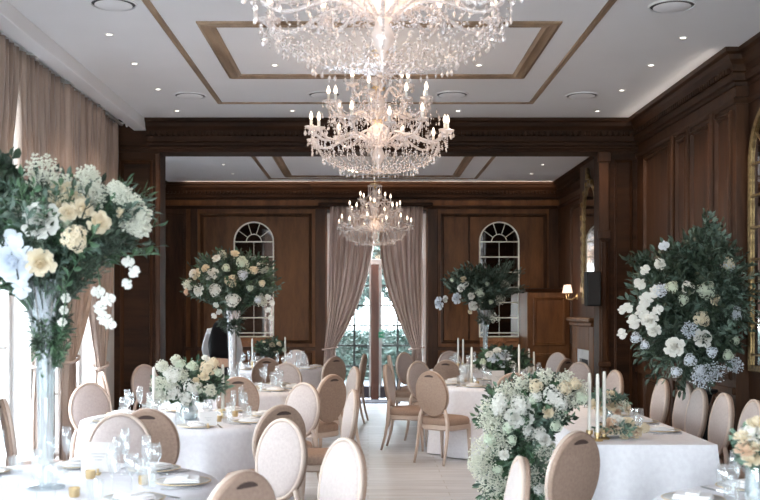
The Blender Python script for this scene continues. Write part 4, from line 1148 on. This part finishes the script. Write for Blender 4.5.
for (px,py,rr) in ((484,445,.08),(480,458,.08),(484,470,.08),(490,484,.08),(500,490,.08),(478,466,.06),(495,430,.07),(488,420,.06),(500,446,.07),(512,480,.07),(490,408,.06),(505,392,.06),(522,384,.06),(545,376,.05),(566,380,.06),(580,388,.05),(505,412,.07),(530,432,.07),(544,450,.07),(530,475,.07),(556,470,.07),(548,492,.06),(573,398,.06),(556,412,.06),(516,398,.06)):
    cs.append((at(px,py,6.66) - Vector(o5), rr*.95))
gyp(t, [(c, rr*1.2) for c, rr in cs], 63, 200, .0062)
# low arrangements
def low(o, D, label, blooms, fol, gy, vase_m, seed, vr=.07, vh=.12):
    t = thing('low_flower_arrangement', label, 'flowers', o)
    MB().lathe([(.0001,0),(vr*.8,0),(vr,.02),(vr*1.05,vh*.6),(vr*.9,vh),(vr*.85,vh),(vr*.98,vh*.6),(vr*.9,.02),(.0001,.015)], 24).build('vase', vase_m, t, smooth='auto')
    for i, (c, rad, n, mats, lf) in enumerate(fol): foliage(t, c, rad, n, seed+i, mats, (0,0,vh*.7), lf, -.35, 12, .3)
    for (px,py,me,s) in blooms:
        p = at(px,py,D) - Vector(o); bloom(t, me, p, p - Vector((0,.05,.05)), s)
    if gy: gyp(t, [(at(px,py,D)-Vector(o), rr) for (px,py,rr) in gy], seed+9, 240, .0058)
    return t
low((-1.38,8.02,.752), 7.80, 'low centrepiece of white hydrangeas and pale roses on the second left table',
    [(174,374,HW,.095),(192,388,HW,.095),(172,392,HW,.09),(157,398,HW,.075),(186,398,HW,.07),(208,368,HC,.085),(214,362,HC,.05),(204,376,RC,.045),(180,364,HG,.055),(192,366,HG,.055),(196,380,RC,.03),(192,392,RC,.03),(160,366,HW,.045),(167,372,HW,.05),(199,390,HG,.04),(218,372,HG,.045),(206,358,RW,.035)],
    [((.03,0,.24),(.26,.24,.16),190,[LMID,LDARK,LGREY,LMINT],(.055,.026)),((.05,0,.37),(.10,.1,.08),14,[LMID],(.06,.03))],
    [(162,366,.05),(158,384,.06),(163,396,.07),(154,402,.06),(176,360,.04),(210,390,.05),(170,384,.06),(182,376,.05)], VGLS, 71, .08, .11)
low((-1.38,14.85,.752), 14.7, 'small low bouquet of cream flowers on the rearmost left table',
    [(272,345,HC,.06),(279,344,HC,.05),(267,348,HG,.05),(284,350,HG,.045),(264,342,RC,.03),(276,351,RC,.035)],
    [((.0,0,.26),(.20,.2,.14),90,[LDARK,LDARK,LMID],(.06,.03))], None, BLACK, 81, .06, .14)
low((1.50,11.7,.752), 11.5, 'low bouquet of large white roses on the right round table',
    [(494,357,RB,.075),(505,354,RB,.075),(503,362,RB,.06),(489,354,RW,.05),(512,364,RW,.05),(497,350,RW,.05),(483,362,HG,.05)],
    [((.0,0,.24),(.26,.24,.15),150,[LDARK,LDARK,LMID],(.07,.04))], None, BLACK, 91, .07, .12)
# blush flowers lying on the long table
def posy(o, D, label, blooms, gy, seed, fol=None):
    t = thing('blush_posy', label, 'flowers', o)
    for (px,py,me,s) in blooms:
        p = at(px,py,D) - Vector(o); p.z = max(p.z, s*.85); bloom(t, me, p, (p.x*.5,-.8,.9), s*1.25)
    foliage(t, (0,0,.05), fol or (.14,.12,.05), 40, seed, [LMINT,LGREY], (0,0,.02), (.045,.022), 0, 8, .2)
    if gy: gyp(t, [(at(px,py,D)-Vector(o), rr) for (px,py,rr) in gy], seed+1, 200, .006, PCREAM)
posy((1.62,6.86,.753), 6.8, 'loose posy of blush petals and roses at the front corner of the long table', [(612,424,RP,.05),(622,428,RC,.05),(604,428,RP,.04),(633,430,RP,.04),(618,420,RW,.04),(628,422,RC,.04),(610,430,RC,.035)], [(636,432,.04),(600,430,.03),(625,434,.04),(645,428,.03)], 101)
low((1.84,8.02,.752), 7.95, 'low vase of peach flowers on the long table behind the three white tapers',
    [(603,400,RP,.06),(612,405,RC,.055),(620,401,RP,.05),(610,394,RC,.05),(628,408,RC,.05),(600,410,RC,.045),(617,411,RP,.045),(592,404,RC,.045)],
    [((-.02,0,.13),(.15,.13,.08),60,[LMINT,LGREY],(.045,.022))], [(606,398,.05),(622,405,.05)], VGLS, 105, .045, .07)
low((1.575,4.27,.752), 4.2, 'vase of white and blush roses on the nearest right table at the picture edge',
    [(752,432,RW,.055),(757,444,RC,.05),(746,448,RP,.05),(757,422,RC,.045),(742,436,RC,.04),(752,458,RC,.045),(766,438,RW,.055),(768,452,RC,.045)],
    [((.0,0,.27),(.09,.09,.08),40,[LMINT,LGREY],(.04,.02))], None, VGLS, 109, .04, .20)

# ------------------------------------------------------------------ table settings
def mk_glass(name, prof, cat):
    t = thing(name, '', cat, (0,0,-5))
    return t
def g_wine():
    t = thing('wine_glass', '', 'glass')
    MB().lathe([(.004,.085),(.028,.10),(.038,.125),(.037,.155),(.030,.185),(.0285,.185),(.0355,.155),(.0365,.125),(.026,.102),(.0001,.092)], 16).build('bowl', GLAS, t, smooth=True)
    MB().lathe([(.0001,0),(.033,0),(.033,.002),(.006,.008),(.0035,.02),(.0035,.08),(.006,.09),(.0001,.09)], 14).build('stem', GLAS, t, smooth=True); return t
def g_flute():
    t = thing('champagne_flute', '', 'glass')
    MB().lathe([(.004,.095),(.016,.11),(.024,.15),(.025,.19),(.021,.235),(.0198,.235),(.0235,.19),(.0225,.15),(.014,.112),(.0001,.1)], 14).build('bowl', GLAS, t, smooth=True)
    MB().lathe([(.0001,0),(.030,0),(.030,.002),(.005,.008),(.003,.02),(.003,.09),(.005,.098),(.0001,.098)], 12).build('stem', GLAS, t, smooth=True); return t
def g_tumb():
    return MB().lathe([(.0001,0),(.030,0),(.034,.01),(.038,.09),(.0365,.09),(.032,.012),(.0001,.010)], 18).build('water_tumbler', GLAS, smooth='auto')
def g_plate():
    t = thing('dinner_plate', '', 'plate')
    MB().lathe([(.0001,.0),(.08,.0),(.09,.004),(.135,.014),(.134,.017),(.088,.008),(.0001,.006)], 28).build('dish', CHINA, t, smooth=True)
    MB().lathe([(.134,.0135),(.1375,.0155),(.134,.018),(.131,.0165)], 28).build('gold_rim', GOLD, t, smooth=True); return t
def g_napkin():
    mb = MB().cbox(-.055,.055,-.085,.085,0,.012,.005).cbox(-.05,.05,-.08,.08,.012,.022,.004)
    mb.cbox(-.052,.035,-.03,.03,.022,.032,.004)
    return mb.build('folded_napkin', LINEN, smooth='auto')
def g_knife():
    return MB().cbox(-.008,.008,-.11,.0,0,.004,.002).tube([(0,0,.004),(0,.09,.004)], [.004,.006], 6).build('knife', SILV)
def g_fork():
    mb = MB().tube([(0,-.1,.005),(0,.03,.004)], [.006,.003], 6)
    mb.cbox(-.011,.011,.03,.05,.001,.005,.001)
    for x in (-.009,-.003,.003,.009): mb.box(x-.0015,x+.0015,.05,.09,.002,.005)
    return mb.build('fork', SILV)
def g_votive():
    t = thing('votive_holder', '', 'candle holder')
    MB().lathe([(.0001,0),(.020,0),(.024,.006),(.026,.042),(.023,.042),(.021,.008),(.0001,.006)], 16).build('cup', GOLD, t, smooth='auto')
    MB().lathe([(.0001,.007),(.0205,.007),(.0215,.028),(.0001,.029)], 14).tube([(0,0,.028),(0,0,.038)], .0012, 4).build('wax', WAXW, t); return t
PROT = {'wine_glass':g_wine(),'champagne_flute':g_flute(),'water_tumbler':g_tumb(),'dinner_plate':g_plate(),'folded_napkin':g_napkin(),'knife':g_knife(),'fork':g_fork(),'votive_holder':g_votive()}
PROT['water_tumbler']['category'] = 'glass'; PROT['folded_napkin']['category'] = 'napkin'; PROT['knife']['category'] = 'knife'; PROT['fork']['category'] = 'fork'
firstp = {}
def place(kind, x, y, z, rz, label, group):
    if kind not in firstp:
        o = PROT[kind]; firstp[kind] = 1; o.location = (x,y,z); o.rotation_euler = (0,0,rz); o['label'] = label; o['group'] = group; return o
    return dup(PROT[kind], (x,y,z), rz, label, group)
DIRS = ['right-hand', 'far right', 'far', 'far left', 'left-hand', 'near left', 'near', 'near right']
DESC = {'wine_glass':'clear stemmed wine glass','champagne_flute':'tall clear champagne flute','water_tumbler':'clear water tumbler','dinner_plate':'white gold-rimmed plate','folded_napkin':'folded white napkin','knife':'silver knife','fork':'silver fork','votive_holder':'small gold votive holder'}
ZT = .7515
def setting(tx, ty, ux, uy, edge, where, tl, kinds=None):
    """one place setting; (ux,uy) points from the table centre to the seat"""
    rz = math.atan2(uy, ux) + PI/2; vx, vy = -uy, ux
    def pt(a, b): return (tx+ux*a+vx*b, ty+uy*a+vy*b)
    def pl_(k, a, b, z=ZT, rr=0):
        if kinds and k not in kinds: return
        x, y = pt(a, b); place(k, x, y, z, rz+rr, '%s at the %s place of %s' % (DESC[k], where, tl), DESC[k].split(' on ')[0] + 's')
    e = edge
    pl_('dinner_plate', e-.17, 0); pl_('folded_napkin', e-.17, 0, ZT+.011)
    pl_('knife', e-.17, .165); pl_('fork', e-.17, -.16)
    pl_('wine_glass', e-.315, .10); pl_('champagne_flute', e-.345, .015); pl_('water_tumbler', e-.32, -.095)
TL2 = {k: v for k, v in TN_.items()}
for k, off in (('T1',.10),('T2',.30),('T3',.05),('T4',.2),('T5',.15),('T6',.2),('T9',.35)):
    tx, ty = TT[k]
    for i in range(8):
        a = off + i*PI/4
        if k == 'T1' and i in (5,6,7): pass
        if k == 'T9' and i in (7,0): continue
        kinds = None if k in ('T1','T2','T3','T5','T9') else ('wine_glass','champagne_flute','water_tumbler','folded_napkin','dinner_plate')
        if k == 'T9' and i == 4: kinds = ('dinner_plate','folded_napkin','knife','fork')
        setting(tx, ty, math.cos(a), math.sin(a), TR, DIRS[i], TL2[k], kinds)
for i, D in enumerate((9.4, 8.85, 8.3, 7.75, 7.2)):
    setting((LX0+LX1)/2+.0, D, 1, 0, .395, ('furthest','second furthest','middle','second nearest','nearest')[i], 'the long table', ('dinner_plate','folded_napkin','wine_glass','knife','fork') if i not in (3,4) else ('dinner_plate','folded_napkin','knife','fork'))
tag(MB().lathe([(.0001,0),(.035,0),(.048,.03),(.053,.08),(.049,.125),(.047,.125),(.050,.08),(.045,.03),(.0001,.006)], 20).build('glass_tumbler', GLAS, smooth='auto', loc=(1.93,7.55,ZT)), 'big clear rounded tumbler near the tapers on the long table', 'glass')
# votives
for i, (k, dx, dy, w) in enumerate((('T1',-.33,-.30,'left'),('T1',.18,-.28,'front'),('T1',.12,.22,'back'),('T1',.42,.05,'aisle side'),('T2',.28,-.20,'right'),('T2',-.28,-.22,'left'),('T2',.36,.16,'rear right'),('T3',.25,-.2,'right'),('T3',-.2,-.25,'left'),('T5',-.3,-.18,'left'),('T5',.25,-.25,'right'),('T6',-.25,-.2,'left'),('T9',-.30,.24,'left'),('T9',-.12,.36,'rear'))):
    tx, ty = TT[k]; place('votive_holder', tx+dx, ty+dy, ZT, 0, 'small gold votive holder %s of the centre of %s' % (w, TN_[k]), 'small gold votive holders')
# cards
def card(x, y, w, h, label, rz=0, dark=False):
    t = thing('table_card', label, 'card', (x, y, ZT+.004), rz)
    M = Matrix.Rotation(math.radians(-6), 4, 'X')
    MB().cbox(-w/2, w/2, -.002, .002, .012, .012+h, .001, M).build('card', PAPER, t)
    g = MB()
    for i in range(3): g.box(-w*.22+.01*i, w*.22-.01*i, -.0032, -.0018, h*(.68-.1*i), h*(.69-.1*i)+.001, M)
    g.build('printed_lines', INK, t)
    MB().cbox(-.012, .012, -.02, .02, -.003, .010, .003).cbox(-.006,.006,-.008,-.003,.01,.03,.002).build('card_stand', GOLD, t)
card(-1.37, 5.33, .180, .150, 'largest white place card, in front of the chair on the nearest left table', -.05)
card(-1.13, 7.42, .125, .10, 'small white card standing on the table with the low hydrangeas', .0)
card(1.40, 11.28, .14, .16, 'white card beside the white rose bouquet on the right round table', .1)
card(1.12, 12.1, .11, .18, 'bluish white menu card at the left of the right round table', .1)
# tapers
def taper(x, y, h, holder_h, where, big=True):
    hr = .024
    t = thing('candle_holder', 'gold holder under the ' + where, 'candle holder', (x, y, ZT))
    MB().lathe([(.0001,0),(.034,0),(.036,.006),(.014,.016),(.012,holder_h-.03),(.022,holder_h-.022),(.022,holder_h),(.0125,holder_h),(.0125,holder_h-.015),(.0001,holder_h-.015)], 18).build('base', GOLD, t, smooth='auto')
    c = thing('taper_candle', where, 'candle', (x, y, ZT+holder_h-.0145), 0, 'white taper candles')
    MB().lathe([(.0001,0),(.0122,0),(.0115,h*.9),(.009,h-.004),(.0001,h)], 12).build('wax', WAXW, c, smooth='auto')
    MB().tube([(0,0,h-.002),(.001,0,h+.012)], .0012, 5).build('wick', BLACK, c)
for (x, y, h, hh, w) in ((1.345+.085,6.78,.385,.06,'leftmost white taper of the three on the long table'),(1.345+.12,6.70,.39,.055,'middle white taper of the three on the long table'),(1.345+.185,6.80,.385,.07,'rightmost white taper of the three on the long table'),
                         (-1.58,7.75,.36,.07,'tall white taper left of the low hydrangeas'),(-1.12,8.1,.36,.07,'tall white taper right of the low hydrangeas'),
                         (1.15,11.65,.36,.07,'white taper left of the white rose bouquet'),(1.64,11.4,.40,.07,'white taper right of the white rose bouquet'),(1.80,11.75,.34,.07,'short white taper just right of the rose bouquet'),(1.88,11.9,.30,.07,'shortest white taper, furthest right of the rose bouquet'),
                         (1.22,14.2,.36,.10,'thin white taper left of the rear right vase'),(1.30,14.35,.34,.10,'thin white taper next to the rear right vase'),
                         (-1.62,14.7,.34,.10,'thin white taper left of the small cream bouquet'),(-1.16,14.7,.36,.10,'thin white taper right of the small cream bouquet')):
    taper(x, y, h, hh, w)
# ------------------------------------------------------------------ the waiter
def skin(name, verts, edges, radii, m, parent, root=0, sub=2):
    me = bpy.data.meshes.new(name); me.from_pydata(verts, edges, []); me.update()
    o = bpy.data.objects.new(name, me); COL.objects.link(o); o.parent = parent; me.materials.append(m)
    s = o.modifiers.new('skin', 'SKIN'); s.use_smooth_shade = True
    if not me.skin_vertices: me.attributes  # created by the modifier
    lay = me.skin_vertices[0].data if me.skin_vertices else None
    if lay:
        for i, q in enumerate(radii): lay[i].radius = (q, q) if not hasattr(q, '__len__') else q
        lay[root].use_root = True
    u = o.modifiers.new('sub', 'SUBSURF'); u.levels = sub; u.render_levels = sub
    return o
def waiter():
    t = thing('person', 'person in a black waistcoat and white shirt bending over behind the silver vase', 'person', (-1.78, 12.85, 0), .15)
    SK = mat('skin', (.55,.36,.27), .5); SH = mat('white_shirt', (.62,.61,.63), .8); VE = mat('black_waistcoat', (.008,.008,.010), .9, 0, .1); TRS = mat('black_trousers', (.02,.02,.023), .8); HA = mat('brown_hair', (.05,.03,.02), .6)
    hip = .93
    B = [(0,0,hip),(0,.10,1.06),(0,.20,1.19),(0,.32,1.31),(0,.42,1.35),(0,.53,1.37)]   # pelvis, waist, chest, upper chest, neck, head
    B += [(-.09,0,hip-.05),(-.10,.03,.50),(-.10,-.03,.10),(-.10,.10,.04), (.09,0,hip-.05),(.10,.05,.50),(.10,.0,.10),(.10,.13,.04)]
    B += [(-.15,.34,1.29),(-.215,.38,1.08),(-.165,.49,.91),(-.14,.56,.85), (.15,.34,1.29),(.215,.38,1.08),(.185,.51,.91),(.15,.57,.85)]
    E = [(0,1),(1,2),(2,3),(3,4),(4,5),(0,6),(6,7),(7,8),(8,9),(0,10),(10,11),(11,12),(12,13),(3,14),(14,15),(15,16),(16,17),(3,18),(18,19),(19,20),(20,21)]
    rr = [.08,.08,.09,.08,.05,.055,.085,.055,.038,.035,.085,.055,.038,.035,.036,.034,.028,.028,.036,.034,.028,.028]
    b = skin('body', B, E, rr, SK, t)
    # head with face, hanging forward
    h = MB(); hc = Vector((0,.60,1.34)); M = Matrix.Rotation(math.radians(-65), 3, 'X')
    h.ball(hc, .095, 20, 14, (.82,.95,1.2), M)
    for s in (-1,1): h.ball(hc + M@Vector((s*.078,.0,.0)), .026, 8, 6, (.35,.7,1.1), M)
    h.ball(hc + M@Vector((0,.095,-.015)), .018, 8, 6, (.8,1.1,1.4), M)
    h.ball(hc + M@Vector((0,.082,-.05)), .022, 8, 6, (1.2,.5,.4), M)
    hd = h.build('head', SK, t, smooth=True)
    MB().ball(hc + M@Vector((0,-.018,.022)), .102, 20, 12, (.86,.96,1.15), M).build('hair', HA, t, smooth=True)
    for s in (-1, 1):
        w = Vector((s*.14,.57,.85)); hb = MB().ball(w+Vector((0,.035,-.02)), .04, 10, 8, (.9,1.1,.45))
        for k in range(4):
            f = w + Vector(((k-1.5)*.019,.075,-.022)); L3 = (.026,.030,.028,.022)[k]
            hb.tube([f, f+Vector((0,L3,-.006)), f+Vector((0,L3*1.6,-.024)), f+Vector((0,L3*1.8,-.044))], [.0095,.009,.008,.006], 8)
        th = w + Vector((-s*.03,.03,-.015)); hb.tube([th, th+Vector((-s*.02,.022,-.01)), th+Vector((-s*.018,.048,-.028))], [.011,.010,.007], 8)
        hb.build('hand', SK, t, smooth=True)
    sh = [(0,.06,1.00),(0,.20,1.19),(0,.32,1.31),(0,.40,1.345),(-.15,.34,1.30),(-.215,.38,1.08),(-.165,.49,.91),(.15,.34,1.30),(.215,.38,1.08),(.185,.51,.91)]
    skin('shirt', sh, [(0,1),(1,2),(2,3),(2,4),(4,5),(5,6),(2,7),(7,8),(8,9)], [.12,.135,.13,.062,.062,.050,.040,.062,.050,.040], SH, t)
    vs = [(0,-.01,.93),(0,.10,1.06),(0,.20,1.19),(0,.31,1.31),(-.10,.33,1.325),(.10,.33,1.325)]
    skin('waistcoat', vs, [(0,1),(1,2),(2,3),(3,4),(3,5)], [(.18,.14),(.175,.14),(.20,.16),(.175,.155),.11,.11], VE, t)
    tr = [(0,.03,1.0),(-.095,0,.86),(-.10,.03,.50),(-.10,-.03,.08),(.095,0,.86),(.10,.05,.50),(.10,.0,.08)]
    skin('trousers', tr, [(0,1),(1,2),(2,3),(0,4),(4,5),(5,6)], [(.17,.13),.115,.085,.065,.115,.085,.065], TRS, t)
    for s in (-1, 1): MB().cbox(s*.1-.045, s*.1+.045, -.09, .17, 0, .085, .03).build('shoe', BLACK, t, smooth=True)
waiter()
# ------------------------------------------------------------------ light
W = bpy.data.worlds.new('sky'); bpy.context.scene.world = W; W.use_nodes = True
nt = W.node_tree; bg = nt.nodes['Background']
tc = nt.nodes.new('ShaderNodeTexCoord'); sp = nt.nodes.new('ShaderNodeSeparateXYZ'); cr = nt.nodes.new('ShaderNodeValToRGB')
nt.links.new(tc.outputs['Generated'], sp.inputs[0]); nt.links.new(sp.outputs['Z'], cr.inputs[0]); nt.links.new(cr.outputs[0], bg.inputs[0])
cr.color_ramp.elements[0].position = -.0; cr.color_ramp.elements[0].color = (.78,.86,.88,1)
cr.color_ramp.elements[1].position = .6; cr.color_ramp.elements[1].color = (.80,.88,1,1)
bg.inputs[1].default_value = SKY
def portal(x, y, z, rot, sx, sy):
    o = area('portal', (x,y,z), rot, sx, sy, 1); o.data.cycles.is_portal = True
for c in wins: portal(XL-.33, c, (WZ0+WZ1)/2, (0,-PI/2,0), WZ1-WZ0, 2*WW)
for c in (-1.5, 1.7): portal(c, YBACK-.23, 1.85, (PI/2,0,0), 1.6, 2.9)  # daylight through the two added windows in the back wall
portal(XFL-.33, 14.5, 1.85, (0,-PI/2,0), 2.7, 1.6)
portal((DX0+DX1)/2, YF+.33, DZ1/2, (-PI/2,0,0), DX1-DX0, DZ1)
WARM = (1,.76,.54)
for (x, y, lab) in DL:
    spot('downlight_beam', (x, y, ZC-.03), 26*LK, WARM, 1.9)
for (x, y, z, e) in ((.07,5.05,3.15,13),(.09,8.97,3.15,11),(.10,15.2,2.85,8)): point('chandelier_glow', (x,y,z), e*LK, (1,.74,.54), .35)
point('sconce_glow', (XFR-.30, 16.75, 1.9), 2.0*LK, (1,.66,.4), .05)
# concealed strips on top of the cornices
area('cove_strip', (.0, YF-.25, ZC-.045), (PI*.5,0,0), 6.4, .03, 5*LK, (1,.80,.6))
area('cove_strip', (XR1-.16, 10.5, ZC-.10), (0,PI*.5,0), .03, 3.2, .7*LK, (1,.88,.76)).rotation_euler = (0, PI*.72, 0)
# ------------------------------------------------------------------ camera
cam = bpy.data.cameras.new('camera'); co = bpy.data.objects.new('camera', cam); COL.objects.link(co)
co.location = (0,0,CZ); co.rotation_euler = (PI/2,0,0)
cam.sensor_width = 36; cam.lens = F*36/760; cam.shift_x = (380-CX)/760; cam.shift_y = (HY-250)/760
cam.clip_start = .05; cam.clip_end = 300
cam.dof.use_dof = True; cam.dof.focus_distance = 10.0; cam.dof.aperture_fstop = 3.6
sc = bpy.context.scene; sc.camera = co
sc.view_settings.view_transform = 'Standard'; sc.view_settings.look = 'None'; sc.view_settings.gamma = 1; sc.view_settings.exposure = EXPO
try: sc.view_settings.use_curve_mapping = False
except Exception: pass
sc.cycles.max_bounces = 10; sc.cycles.transparent_max_bounces = 24; sc.cycles.diffuse_bounces = 4; sc.cycles.sample_clamp_indirect = 6
